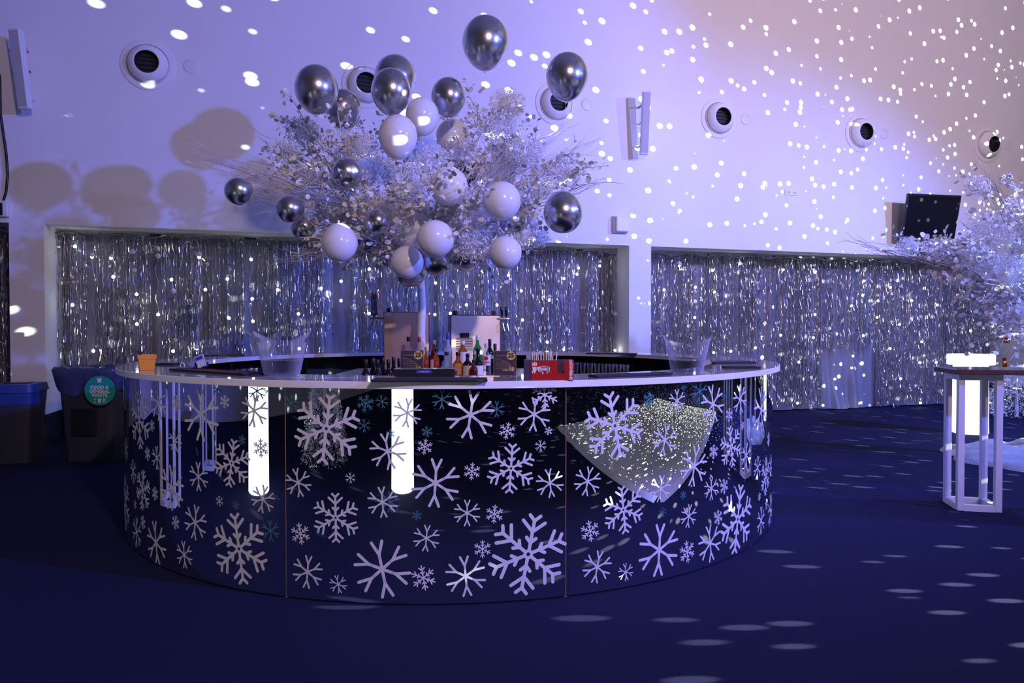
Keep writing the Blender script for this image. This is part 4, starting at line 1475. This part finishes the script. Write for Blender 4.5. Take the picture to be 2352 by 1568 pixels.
# balloons: kind, pixel centre, pixel radii, depth, label, way up, end of ribbon
BL = [
    ('c', 1115, 99, 53, 60, 6.5, 'chrome balloon floating highest of all above the tree', 'down', None),
    ('c', 1302, 177, 48, 54, 6.3, 'lone chrome balloon floating in front of a nozzle vent on a bare twig', 'down', (1285, 300, 6.5)),
    ('c', 727, 206, 49, 55, 6.1, 'chrome balloon above the eucalyptus sprig, tied beside another chrome one', 'down', (730, 300, 6.3)),
    ('c', 788, 252, 41, 46, 6.6, 'chrome balloon tucked behind the one above the eucalyptus sprig', 'down', (785, 340, 6.5)),
    ('c', 908, 181, 48, 53, 6.9, 'rear chrome balloon of the pair covering a vent', 'down', (915, 300, 6.8)),
    ('c', 898, 211, 45, 52, 6.2, 'front chrome balloon of the pair covering a vent', 'down', (905, 320, 6.4)),
    ('c', 1030, 224, 39, 45, 6.4, 'chrome balloon beside the two raised white ones', 'down', (1035, 320, 6.5)),
    ('c', 1167, 350, 40, 45, 6.9, 'chrome balloon hidden behind leaves in front of the branches on the vent side', 'down', None),
    ('c', 797, 398, 35, 36, 5.7, 'small chrome balloon nestled among the twigs over a darker one', 'back', (803, 350, 5.9)),
    ('c', 764, 402, 26, 30, 6.3, 'dark chrome balloon peeping out behind the small nestled one', 'back', None),
    ('c', 549, 439, 32, 31, 5.9, 'small chrome balloon at the tip of the long twigs by the wall shadow', 'back', None),
    ('c', 666, 480, 32, 33, 5.8, 'small chrome balloon hanging above a slightly darker one at the edge of the tree', 'back', None),
    ('c', 697, 523, 29, 27, 6.2, 'small chrome balloon half covered by twigs at the lintel', 'back', None),
    ('c', 1293, 487, 45, 48, 5.8, 'big chrome balloon hanging from a thin bare twig against the wall', 'up', (1290, 440, 5.9)),
    ('c', 867, 509, 28, 28, 5.7, 'small chrome balloon behind a sprig, above a wide dark one', 'back', None),
    ('c', 860, 541, 45, 36, 6.1, 'wide dark chrome balloon next to the white one with upturned knot', 'back', None),
    ('c', 1178, 507, 32, 35, 5.95, 'chrome balloon between two white ones at the lintel', 'back', None),
    ('c', 1003, 604, 31, 27, 5.8, 'small chrome balloon under the lowest white one by the trunk', 'back', None),
    ('c', 1016, 602, 24, 25, 6.2, 'chrome balloon just behind the small one under the lowest white one', 'back', None),
    ('c', 1070, 586, 38, 34, 6.0, 'chrome balloon in shade between the lower white balloons', 'back', None),
    ('c', 942, 622, 38, 30, 6.4, 'dark chrome balloon behind the white one at the top of the trunk', 'back', None),
    ('c', 890, 590, 22, 28, 6.7, 'dark sliver of chrome balloon behind the white one at the top of the trunk', 'back', None),
    ('w', 914, 315, 44, 50, 5.8, 'white balloon raised below the chrome pair', 'down', None),
    ('w', 970, 268, 38, 43, 6.2, 'white balloon raised next to the chrome balloon', 'down', None),
    ('w', 1040, 312, 38, 38, 6.9, 'white balloon veiled by sprays under the chrome balloon', 'back', None),
    ('w', 1030, 427, 44, 45, 5.5, 'white balloon in front of the television behind the branches', 'back', None),
    ('w', 1152, 461, 44, 47, 5.5, 'white balloon covering a chrome one at the lintel', 'back', None),
    ('w', 972, 465, 41, 38, 6.4, 'white balloon half buried in frothy sprays beside the one near the television', 'back', None),
    ('w', 1000, 548, 43, 43, 5.4, 'white balloon in the middle of the low cluster above the trunk', 'back', None),
    ('w', 945, 528, 46, 42, 6.0, 'white balloon behind the middle one of the low cluster', 'back', None),
    ('w', 780, 557, 41, 44, 5.6, 'white balloon hanging alone with its knot upward by the foil curtain', 'up', None),
    ('w', 935, 602, 38, 38, 5.7, 'white balloon against the top of the trunk', 'back', None),
    ('w', 1160, 580, 38, 42, 5.5, 'white balloon with leaves trailing over it in front of the lintel', 'back', None),
    ('w', 1120, 588, 31, 28, 6.3, 'white balloon mostly hidden behind the leaf-trailed one', 'back', None),
    ('w', 1219, 492, 32, 36, 6.4, 'white balloon near the big hanging chrome one', 'back', None),
    ('w', 1166, 249, 24, 22, 7.1, 'white balloon veiled by leaves at the top of the tallest branch', 'back', None),
    ('w', 1172, 297, 22, 25, 7.1, 'white balloon lower behind the tallest branch', 'back', None),
]
BALLS = [(at(q[1], q[2], q[5]), max(q[3], q[4]) * q[5] / FPX * 1.04) for q in BL]


def inside(p):
    for c, rad in BALLS:
        if abs(p.x - c.x) < rad and abs(p.z - c.z) < rad and (p - c).length < rad:
            return True
    return False


def push_out(p):
    for c, rad in BALLS:
        d = p - c
        if d.length < rad + 0.015:
            p = c + (d.normalized() if d.length > 1e-6 else Vector((0, 1, 0))) * (rad + 0.015)
    return p


# ------------------------------------------------------------------ white trees
def curve_pts(a, c, sag, r, n=9, wob=0.02):
    a, c = Vector(a), Vector(c)
    L = (c - a).length
    off = Vector((r.gauss(0, 1), r.gauss(0, 1), r.gauss(0, 1))) * wob * L
    out = []
    for k in range(n + 1):
        u = k / n
        p = a.lerp(c, u)
        p += off * math.sin(PI * u) + Vector((0, 0, sag * L * math.sin(PI * u)))
        if 0 < k < n:
            p += Vector((r.gauss(0, 1), r.gauss(0, 1), r.gauss(0, 1))) * 0.006
        out.append(push_out(p))
    return out


def leaf_shape(L, w):
    pts = []
    for k in range(8):
        a = 2 * PI * k / 8
        pts.append((L * 0.5 - L * 0.5 * math.cos(a), w * 0.5 * math.sin(a), 0.10 * L * abs(math.sin(a))))
    return pts


LS = leaf_shape(1.0, 0.82)
lm = MB()
lm.face([Vector(p) for p in LS])
lf0 = lm.build('leaf', M['leaf'])
leaf_me = lf0.data
bpy.data.objects.remove(lf0)


def add_leaf(mb, p, d, n, L):
    d = d.normalized()
    s = d.cross(n)
    if s.length < 1e-4:
        s = d.cross(Vector((1, 0, 0)))
    s.normalize()
    n = s.cross(d)
    mb.face([p + (d * a + s * bb_ + n * cc) * L for a, bb_, cc in LS])


def leaf_matrix(p, d, n, L):
    d = d.normalized()
    s = d.cross(n).normalized()
    n = s.cross(d)
    return Matrix(((d.x * L, s.x * L, n.x * L, p.x), (d.y * L, s.y * L, n.y * L, p.y), (d.z * L, s.z * L, n.z * L, p.z), (0, 0, 0, 1)))


def rnd_dir(r):
    return Vector((r.gauss(0, 1), r.gauss(0, 1), r.gauss(0, 1))).normalized()


def white_tree(label, base, fork, targets, fluffs, bundles, seed, trunk_r, max_obj_leaves, leaf_n, group=None):
    r = random.Random(seed)
    root = thing('white_tree', base, label, 'artificial tree', group)
    org = ORG[root.name]
    b = MB()
    n = 14
    base_v, fork_v = Vector(base), Vector(fork)
    pts = [base_v.lerp(fork_v, k / n) + Vector((0.004 * math.sin(k * 1.1), 0.004 * math.cos(k * 0.9), 0)) * (1 if 0 < k < n else 0) for k in range(n + 1)]
    b.tube(pts, [trunk_r * (1.15 - 0.25 * k / n) for k in range(n + 1)], 12)
    b.build('trunk', M['bark'], root, True, 60)
    fol, folg = MB(), MB()
    tips = []
    nobj = 0
    for i, tg in enumerate(targets):
        a = fork_v + Vector((r.gauss(0, 0.02), r.gauss(0, 0.02), r.uniform(-0.25, 0.06)))
        c = Vector(tg)
        path = curve_pts(a, c, r.uniform(-0.04, 0.10), r, 10, 0.03)
        m = len(path)
        b = MB()
        b.tube(path, [0.017 * (1 - 0.75 * k / (m - 1)) for k in range(m)], 7)
        subs = []
        for s in range(8):
            k = r.randint(3, m - 2)
            st = path[k]
            dd = (path[k + 1] - path[k - 1]).normalized()
            e = st + (dd + rnd_dir(r) * 0.75).normalized() * r.uniform(0.22, 0.5)
            sp = curve_pts(st, e, 0.05, r, 5, 0.05)
            b.tube(sp, [0.007 * (1 - 0.7 * q / 5) for q in range(6)], 5)
            subs.append(sp)
        b.build('branch', M['bark'], root, True, 60)
        subs.append(path[4:])
        # leaf sprigs
        for sp in subs:
            for q in range(leaf_n):
                k = r.randint(1, len(sp) - 1)
                u = r.random()
                st = sp[k - 1].lerp(sp[k], u)
                dd = (sp[k] - sp[k - 1]).normalized()
                d = (dd * 0.4 + rnd_dir(r)).normalized()
                st2 = st + d * r.uniform(0.0, 0.13) * (r.random() < 0.75)
                L = r.uniform(0.028, 0.060)
                nn = rnd_dir(r)
                if inside(st2) or inside(st2 + d * L):
                    continue
                if nobj < max_obj_leaves and L > 0.052 and r.random() < 0.5:
                    o = bpy.data.objects.new('leaf', leaf_me)
                    col.objects.link(o)
                    o.parent = root
                    o.matrix_local = leaf_matrix(st2 - org, d, nn, L * 1.1)
                    nobj += 1
                else:
                    add_leaf(fol if r.random() < 0.65 else folg, st2, d, nn, L)
    fol.build('foliage', M['leaf'], root)['kind'] = 'stuff'
    folg.build('grey_foliage', M['leaf_grey'], root)['kind'] = 'stuff'
    for c, rad in fluffs:
        b = MB()
        c = Vector(c)
        for q in range(16):
            d = rnd_dir(r)
            b.tube([c - Vector((0, 0, rad * 0.4)), c + d * rad * 0.8], 0.0012, 3, cap=False)
        for q in range(int(1500 * min(1.6, (rad / 0.16) ** 2))):
            d = rnd_dir(r)
            p = c + Vector((d.x, d.y, d.z * 0.85)) * rad * r.random() ** 0.45
            e1, e2 = rnd_dir(r) * r.uniform(0.006, 0.020), rnd_dir(r) * r.uniform(0.003, 0.006)
            if inside(p):
                continue
            b.face([p - e1, p + e2, p + e1, p - e2])
        b.build('gypsophila_cluster', M['fluff'], root)['kind'] = 'stuff'
    for (bt, nb, spread, dark) in bundles:
        b = MB()
        bt = Vector(bt)
        for q in range(nb):
            e = fork_v.lerp(bt, r.uniform(0.75, 1.04)) + rnd_dir(r) * spread * r.uniform(0.2, 1)
            st = fork_v.lerp(bt, r.uniform(0.0, 0.35)) + rnd_dir(r) * 0.05
            sp = curve_pts(st, e, r.uniform(-0.03, 0.07), r, 8, 0.025)
            b.tube(sp, [0.0036 * (1 - 0.7 * k / 8) for k in range(9)], 4, cap=False)
            for t3 in range(3):
                k = r.randint(4, 8)
                e3 = sp[k] + ((sp[k] - sp[k - 1]).normalized() + rnd_dir(r) * 0.5).normalized() * r.uniform(0.06, 0.2)
                b.tube([sp[k], sp[k].lerp(e3, 0.5) + rnd_dir(r) * 0.008, e3], [0.002, 0.0016, 0.001], 3, cap=False)
        b.build('twig_bundle', M['twig_dark'] if dark else M['twig'], root)
    return root


TB = at(968, 790, 6.5)
TF = at(968, 560, 6.5)
tg = [(640, 262, 6.6), (612, 385, 6.2), (690, 330, 7.0), (770, 290, 6.1), (850, 320, 7.1), (930, 300, 6.8), (1050, 310, 7.2), (1120, 270, 6.6), (1185, 240, 6.7),
      (1335, 325, 6.9), (1325, 395, 6.1), (1240, 450, 5.9), (1255, 340, 7.2), (690, 545, 6.1), (1165, 575, 5.75), (845, 545, 5.75), (1010, 400, 5.6), (760, 420, 5.7), (900, 430, 5.5),
      (1100, 480, 5.5), (720, 470, 6.6), (1190, 510, 6.9), (870, 480, 7.2)]
fl = [(765, 470, 30, 6.0), (830, 470, 42, 6.2), (870, 385, 46, 6.6), (955, 415, 60, 6.0), (905, 470, 50, 5.9), (1145, 290, 58, 6.6), (1205, 352, 48, 6.5), (1085, 480, 60, 5.9),
      (1180, 540, 44, 6.0), (1085, 560, 52, 5.8), (1240, 425, 40, 6.3), (1300, 395, 40, 6.6), (725, 405, 44, 6.2), (655, 345, 38, 6.5), (825, 335, 46, 6.2), (1050, 345, 46, 6.9),
      (990, 365, 42, 6.5), (695, 300, 40, 6.7), (1165, 240, 44, 6.7), (925, 520, 46, 5.9), (1235, 545, 30, 6.2), (1040, 490, 40, 6.3), (790, 500, 36, 6.7), (1130, 400, 50, 6.8)]
bd = [((450, 350, 6.2), 34, 0.16, False), ((600, 315, 6.5), 16, 0.06, True), ((520, 420, 6.0), 22, 0.16, False), ((1285, 300, 6.5), 16, 0.08, False), ((1350, 320, 6.7), 26, 0.14, False),
      ((1375, 420, 6.2), 12, 0.05, True), ((1230, 560, 6.1), 18, 0.10, False), ((630, 590, 6.2), 12, 0.09, False), ((1180, 330, 6.4), 18, 0.12, False), ((760, 350, 6.3), 26, 0.16, False), ((1040, 480, 5.7), 18, 0.12, False)]
white_tree('tall white artificial tree with balloons rising from the middle of the bar', (TB.x, TB.y, IZ + 0.002), TF, [at(*q) for q in tg],
           [(at(x, y_, d_), rd * d_ / FPX) for x, y_, rd, d_ in fl], [(at(*q), nb, sp_, dk) for q, nb, sp_, dk in bd], 21, 0.036, 280, 24)

T2F = at(2425, 700, 7.2)
tg2 = [(2318, 408, 7.0), (2245, 432, 7.4), (2290, 510, 6.8), (2205, 505, 7.3), (2125, 560, 7.0), (2125, 605, 7.2), (2190, 645, 6.9), (2275, 690, 6.8), (2305, 765, 6.9), (2335, 590, 6.6),
       (2240, 590, 6.6), (2180, 580, 7.5), (2320, 680, 7.4), (2500, 420, 7.2), (2620, 560, 7.0), (2450, 360, 7.4), (2560, 700, 6.9), (2420, 500, 6.6), (2260, 650, 6.5), (2330, 740, 6.6)]
fl2 = [(2245, 425, 28, 7.4), (2265, 520, 42, 7.1), (2290, 550, 44, 6.9), (2085, 565, 26, 7.0), (2250, 600, 40, 6.8), (2320, 620, 44, 6.7), (2210, 630, 34, 7.0), (2330, 480, 36, 7.2), (2345, 720, 40, 6.7), (2160, 590, 34, 7.2)]
bd2 = [((1950, 552, 7.0), 20, 0.07, True), ((2230, 600, 6.8), 22, 0.12, False), ((2260, 400, 7.3), 12, 0.08, True), ((2330, 650, 6.6), 22, 0.2, False), ((2140, 575, 7.0), 18, 0.1, False)]
white_tree('second white artificial tree standing on the fur rug beyond the frame-legged table', (T2F.x, T2F.y, 0.175), T2F, [at(*q) for q in tg2],
           [(at(x, y_, d_), rd * d_ / FPX) for x, y_, rd, d_ in fl2], [(at(*q), nb, sp_, dk) for q, nb, sp_, dk in bd2], 22, 0.045, 200, 24)

# ------------------------------------------------------------------ balloons
def balloon(kind, px, py, rx, ry, depth, label, ori='down', tether=None):
    p = at(px, py, depth)
    s = depth / FPX
    a, hgt = rx * s, ry * s
    chrome = kind == 'c'
    root = thing('chrome_balloon' if chrome else 'white_balloon', p, label, 'balloon', 'chrome balloons' if chrome else 'white balloons')
    prof = []
    n = 22
    tail = 1.0 if ori in ('down', 'up') else 0.5
    for k in range(n + 1):
        u = PI * k / n
        z = math.cos(u)
        r = math.sin(u) ** 0.92
        if z < 0:
            r *= 1 - 0.16 * tail * (-z) ** 1.4
        prof.append((max(0.0015, r * a), z * hgt * (1.0 if z > 0 else 1.02)))
    if ori == 'down':
        ax = Vector((0.03, 0, 1))
    elif ori == 'up':
        ax = Vector((0.05, 0, -1))
    elif ori == 'back':
        ax = Vector((0.1, -0.9, -0.45))
    else:
        ax = Vector((0.2, -0.55, 0.75))
    ax.normalize()
    m = M['chrome'] if chrome else M['white_latex']
    b = MB()
    b.lathe(p, prof, 32, ax)
    b.build('skin', m, root, True)
    kp = p - ax * hgt * 1.02
    b = MB()
    b.lathe(kp + ax * 0.004, [(0.004, 0), (0.006, -0.006), (0.004, -0.010), (0.011, -0.022), (0.009, -0.023), (0.001, -0.012)], 12, ax)
    b.build('knot', m, root, True)
    if tether:
        q = at(*tether)
        b = MB()
        b.tube([kp - ax * 0.01, kp.lerp(q, 0.5) + Vector((0.01, 0, -0.01)), q], 0.0012, 4)
        b.build('ribbon', M['ribbon'], root)


for q in BL:
    balloon(*q)

# ------------------------------------------------------------------ bins
def taper_box(b, c, w0, d0, w1, d1, z0, z1, ux, uy, mi=0, rnd=0.05):
    rows = []
    for z, w, d in ((z0, w0, d0), (z1, w1, d1)):
        ring = []
        for sx, sy in ((1, 1), (-1, 1), (-1, -1), (1, -1)):
            for q in range(4):
                a = math.atan2(sy, sx) - PI / 4 + q * PI / 6
                ring.append(Vector((c[0], c[1], z)) + ux * (sx * (w / 2 - rnd) + rnd * math.cos(a)) + uy * (sy * (d / 2 - rnd) + rnd * math.sin(a)))
        rows.append(ring)
    b.grid(rows, closed_u=True, mi=mi)
    b.face(list(reversed(rows[0])), mi)
    b.face(rows[-1], mi)


c = at(42, 880, 7.15)
root = thing('recycling_bin', (c.x, c.y, 0), 'slim dark recycling bin with blue slotted lid by the narrow pillar', 'bin')
ux, uy = Vector((0.96, 0.27, 0)), Vector((-0.27, 0.96, 0))
b = MB()
taper_box(b, c, 0.30, 0.34, 0.38, 0.44, 0.002, 0.60, ux, uy)
b.build('body', M['bin_grey'], root, True, 40)
b = MB()
taper_box(b, c, 0.385, 0.445, 0.40, 0.46, 0.60, 0.72, ux, uy)
b.build('collar', M['bin_blue'], root, True, 40)
b = MB()
taper_box(b, c, 0.43, 0.49, 0.40, 0.45, 0.72, 0.80, ux, uy)
lid = b.build('lid', M['bin_blue'], root, True, 40)
b = MB()
b.box(Vector((c.x, c.y, 0.803)), (0.24, 0.09, 0.008), ux, uy)
b.build('slot', M['black'], lid)
c = at(232, 880, 7.35)
root = thing('waste_bin', (c.x, c.y, 0), 'big black waste bin lined with a glossy bag and round green sign', 'bin')
ux, uy = Vector((1, 0.06, 0)).normalized(), Vector((-0.06, 1, 0)).normalized()
b = MB()
taper_box(b, c, 0.48, 0.50, 0.58, 0.60, 0.002, 0.90, ux, uy, rnd=0.07)
b.build('body', M['bin_grey'], root, True, 40)
b = MB()
taper_box(b, Vector((c.x, c.y - 0.30, 0)), 0.24, 0.02, 0.24, 0.02, 0.28, 0.55, ux, uy, rnd=0.008)
b.build('moulded_panel', M['black'], root, True, 40)
b = MB()
rb = random.Random(8)
rows = []
for k, (z, s) in enumerate(((0.70, 0.305), (0.78, 0.325), (0.86, 0.34), (0.93, 0.36), (0.965, 0.35), (0.97, 0.30), (0.93, 0.27), (0.85, 0.26))):
    ring = []
    for q in range(48):
        a = 2 * PI * q / 48
        ca, sa = math.cos(a), math.sin(a)
        m_ = (abs(ca) ** 6 + abs(sa) ** 6) ** (-1 / 6)
        ring.append(Vector((c.x, c.y, z + 0.012 * math.sin(q * 2.1 + k) * (k > 0) + (0.03 * math.sin(q * 0.9) if k == 0 else 0))) + (ux * ca + uy * sa) * s * m_ * (1 + 0.02 * math.sin(q * 1.7 + k * 1.3)))
    rows.append(ring)
b.grid(rows, closed_u=True)
b.build('bin_liner', M['bin_bag'], root, True)
sc_ = at(229, 897, c.y - 0.345)
fn = Vector((0.04, -1, 0)).normalized()
sx_ = Vector((1, 0.04, 0)).normalized()
b = MB()
b.lathe(sc_, [(0.001, 0.003), (0.148, 0.003), (0.150, 0.0), (0.150, -0.003)], 40, fn)
sg = b.build('round_sign', M['green_sign'], root)
for k, tx in enumerate(('FOOD &', 'GENERAL', 'WASTE')):
    lettering(tx, 0.047, sc_ + fn * 0.0045 + Vector((0, 0, 0.033 - 0.040 * k)), sx_, (0, 0, 1), M['print_white'], sg, bold=0.0014)
b = MB()
o_ = sc_ + fn * 0.005


def icon(x, z, w, h, taper=1.0):
    b.face([o_ + sx_ * (x - w / 2 * taper) + Vector((0, 0, z - h / 2)), o_ + sx_ * (x + w / 2 * taper) + Vector((0, 0, z - h / 2)), o_ + sx_ * (x + w / 2) + Vector((0, 0, z + h / 2)), o_ + sx_ * (x - w / 2) + Vector((0, 0, z + h / 2))])


icon(0, 0.100, 0.044, 0.036, 0.75)
icon(0, 0.124, 0.050, 0.006)
icon(0.0, -0.100, 0.036, 0.044, 0.8)
icon(-0.045, -0.088, 0.026, 0.016, 0.1)
icon(-0.045, -0.108, 0.005, 0.024)
icon(-0.045, -0.121, 0.022, 0.005)
icon(0.040, -0.100, 0.006, 0.046)
icon(0.055, -0.100, 0.006, 0.046)
icon(0.040, -0.086, 0.014, 0.018)
b.build('icons', M['print_white'], sg)

# ------------------------------------------------------------------ frame-legged tall tables and glowing column tables
def square_frame(root, c, s, z1, ang, prof=0.045):
    ux, uy = Vector((math.cos(ang), math.sin(ang), 0)), Vector((-math.sin(ang), math.cos(ang), 0))
    for sx, sy in ((-1, -1), (1, -1), (1, 1), (-1, 1)):
        b = MB()
        p = c + ux * sx * s / 2 + uy * sy * s / 2
        b.box((p.x, p.y, z1 / 2 + 0.001), (prof, prof, z1), ux, uy, bev=0.003)
        b.build('leg', M['frame_white'], root)
    for z in (prof / 2 + 0.001, z1 - prof / 2):
        for k in range(4):
            u, v = (ux, uy) if k % 2 == 0 else (uy, ux)
            sg_ = -1 if k < 2 else 1
            p = c + v * sg_ * s / 2
            b = MB()
            b.box((p.x, p.y, z), (s - prof, prof, prof), u, v)
            b.build('rail', M['frame_white'], root)


def long_table(c, ang, L, label, group, frames=(0.0,), frame_s=0.31):
    root = thing('tall_table', (c.x, c.y, 0), label, 'tall table', group)
    ux = Vector((math.cos(ang), math.sin(ang), 0))
    uy = Vector((-math.sin(ang), math.cos(ang), 0))
    for f in frames:
        square_frame(root, c + ux * f, frame_s, 1.02, ang)
    b = MB()
    off = (frames[0] + frames[-1]) / 2
    p = c + ux * off
    b.box((p.x, p.y, 1.04), (L, 0.46, 0.038), ux, uy, bev=0.004)
    b.build('table_top', M['wood_top'], root)


long_table(Vector((3.50, 5.285, 0)), -0.23, 1.70, 'tall table with white square tube legs and glossy dark top before the second tree', 'tall frame-legged tables', (0.0, 1.32), 0.25)
long_table(Vector((-3.62, 4.12, 0)), WANG, 0.5, 'tall square frame table beside the mirrored bar front, nearer the bins', 'tall frame-legged tables')
long_table(Vector((-4.95, 3.05, 0)), WANG + 0.2, 0.5, 'tall square frame table standing farther from the bar near the glowing column', 'tall frame-legged tables')


def glow_table(c, label):
    root = thing('glowing_table', (c.x, c.y, 0), label, 'light-up table', 'glowing white column tables')
    b = MB()
    b.lathe((c.x, c.y, 0.012), [(0.19, 0.0), (0.205, 0.01), (0.20, 0.3), (0.195, 0.93)], 36)
    b.lathe((c.x, c.y, 0.012), [(0.001, 0.0), (0.19, 0.0)], 36)
    b.build('column', M['glow'], root, True, 40)
    b = MB()
    b.lathe((c.x, c.y, 0.90), [(0.001, 0.0), (0.262, 0.0), (0.268, 0.006), (0.268, 0.128), (0.262, 0.134), (0.001, 0.134)], 40)
    b.build('top_drum', M['glow'], root, True, 40)
    b = MB()
    b.lathe((c.x, c.y, 0.0), [(0.001, 0.0005), (0.10, 0.0005), (0.10, 0.012), (0.001, 0.012)], 20)
    b.build('foot', M['black'], root)


gp = at_z(2249, 1001, 0.0)
gp = Vector((gp.x, gp.y + 0.18, 0))
glow_table(gp, 'glowing white column table behind the dark-topped tall table')
glow_table(Vector((-3.35, 2.36, 0)), 'glowing white column table facing the snowflake panels near the frame tables')
glow_table(Vector((-1.10, 0.98, 0)), 'glowing white column table facing the middle of the snowflake panels')

# fur rug at the second tree
def fur_mound(c, rx, ry, h, label, seed, name='fur_rug', cat='fur rug', m=None):
    r = random.Random(seed)
    b = MB()
    nr, nc = 24, 96
    rows = []
    for i in range(nr + 1):
        u = i / nr
        ring = []
        for k in range(nc):
            a = 2 * PI * k / nc
            edge = 1 + 0.07 * math.sin(3 * a + seed) + 0.05 * math.sin(7 * a + 2 * seed)
            rr = max(0.004, u) * edge
            z = h * (1 - u ** 3) ** 0.5 * (0.66 + 0.34 * math.sin(7 * a + 5 * u) * math.sin(9 * u + 2 * a) * min(1, 3 * u)) + 0.004
            if i == nr:
                z = 0.003
            ring.append(Vector((c.x + rx * rr * math.cos(a), c.y + ry * rr * math.sin(a), z)))
        rows.append(ring)
    b.grid(rows[::-1], closed_u=True)
    o = b.build(name, m or M['fur'], smooth=True)
    tag(o, label, cat)
    return o


fur_mound(Vector((T2F.x + 0.05, T2F.y, 0)), 1.12, 0.82, 0.17, 'rumpled white fur rug around the foot of the second tree', 2)

# frosted bush far behind
def bush(c, rad, h, label, seed):
    r = random.Random(seed)
    root = thing('frosted_bush', (c.x, c.y, 0), label, 'artificial bush')
    b = MB()
    b.tube([Vector((c.x, c.y, 0.0)), Vector((c.x, c.y, h * 0.8))], [0.03, 0.01], 8)
    b.build('stem', M['bark'], root)
    f = MB()
    for q in range(5200):
        u = r.random()
        a = r.uniform(0, 2 * PI)
        rr = rad * (1 - u ** 1.6) * (0.55 + 0.45 * r.random()) + 0.03
        p = Vector((c.x + rr * math.cos(a), c.y + rr * math.sin(a), 0.02 + h * u))
        d = (Vector((math.cos(a), math.sin(a), 0.1)) + rnd_dir(r) * 0.7).normalized() * r.uniform(0.03, 0.09)
        s = rnd_dir(r) * 0.006
        d.z = max(d.z, 0.015 - p.z)
        f.face([p - s, p + d * 0.6 - s, p + d, p + d * 0.4 + s])
    f.build('frosted_needles', M['fluff'], root)['kind'] = 'stuff'


bp_ = at_z(2345, 962, 0)
bush(Vector((bp_.x + 0.15, bp_.y + 0.3, 0)), 0.45, 0.75, 'frosted white bush beyond the glowing table near the end pillar', 41)
bush(Vector((-3.25, 0.45, 0)), 0.55, 1.25, 'frosted white bush standing among the glowing tables', 42)

# white star dance floor, seen in the mirrored bar
dc = Vector((2.50, 3.12, 0))
root = thing('dance_floor', dc, 'white star-lit dance floor with bevelled edge in front of the bar', 'dance floor')
DW, DD, PS = 6.6, 4.8, 0.6
pm = MB()
pm.box((0, 0, 0), (PS - 0.004, PS - 0.004, 0.03))
p0_ = pm.build('floor_panel', M['dance'])
pme = p0_.data
bpy.data.objects.remove(p0_)
star = MB()
rs2 = random.Random(77)
for i in range(int(DW / PS)):
    for j in range(int(DD / PS)):
        o = bpy.data.objects.new('floor_panel', pme)
        col.objects.link(o)
        o.parent = root
        cc = WU * (PS * (i + 0.5)) + WN * (PS * (j + 0.5))
        o.location = (cc.x, cc.y, 0.016)
        o.rotation_euler = (0, 0, WANG)
        for q in range(9):
            x = dc + WU * (PS * (i + rs2.random())) + WN * (PS * (j + rs2.random()))
            star.box((x.x, x.y, 0.032), (0.007, 0.007, 0.0022), WU, -WN)
so_ = star.build('star_lights', mat('star_led', (1, 1, 1), 0.4, emit=(1, 0.98, 0.85), strength=9), root)
so_['kind'] = 'stuff'
for (p, q, nrm) in ((dc, dc + WU * DW, -WN), (dc, dc + WN * DD, -WU), (dc + WU * DW, dc + WU * DW + WN * DD, WU), (dc + WN * DD, dc + WN * DD + WU * DW, WN)):
    b = MB()
    e0, e1 = p + nrm * 0.12, q + nrm * 0.12
    z3 = Vector((0, 0, 0.031))
    b.face([e0 + Vector((0, 0, 0.002)), e1 + Vector((0, 0, 0.002)), q + z3, p + z3])
    b.face([p, q, q + z3, p + z3][::-1])
    b.build('edge_ramp', M['frame_white'], root)

# lighting stand beyond the dance floor
root = thing('lighting_stand', (STAND.x, STAND.y, 0.0), 'tall black tripod lighting stand with two moving heads beyond the dance floor', 'lighting stand')
b = MB()
b.tube([Vector((STAND.x, STAND.y, 0.30)), Vector((STAND.x, STAND.y, STAND.z - 0.35))], [0.026, 0.020], 10)
b.build('pole', M['black'], root, True, 40)
for k in range(3):
    a = 0.5 + k * 2 * PI / 3
    b = MB()
    b.tube([Vector((STAND.x, STAND.y, 0.95)), Vector((STAND.x + 0.7 * math.cos(a), STAND.y + 0.7 * math.sin(a), 0.014))], 0.014, 8)
    b.build('leg', M['black'], root, True, 40)
b = MB()
b.box((STAND.x, STAND.y, STAND.z - 0.35), (0.05, 1.2, 0.05))
b.build('crossbar', M['black'], root)
for dy in (-0.45, 0.45):
    b = MB()
    b.box((STAND.x, STAND.y + dy, STAND.z - 0.26), (0.14, 0.16, 0.12), bev=0.01)
    b.lathe((STAND.x - 0.02, STAND.y + dy, STAND.z - 0.12), [(0.001, -0.12), (0.075, -0.12), (0.08, 0.0), (0.065, 0.04), (0.001, 0.035)], 16, (-0.9, 0.4, -0.05))
    b.build('moving_head', M['black_gloss'], root, True, 40)

# tidy: nothing tiny is sampled as a lamp of its own
for k in ('bulb',):
    M[k].cycles.emission_sampling = 'FRONT'
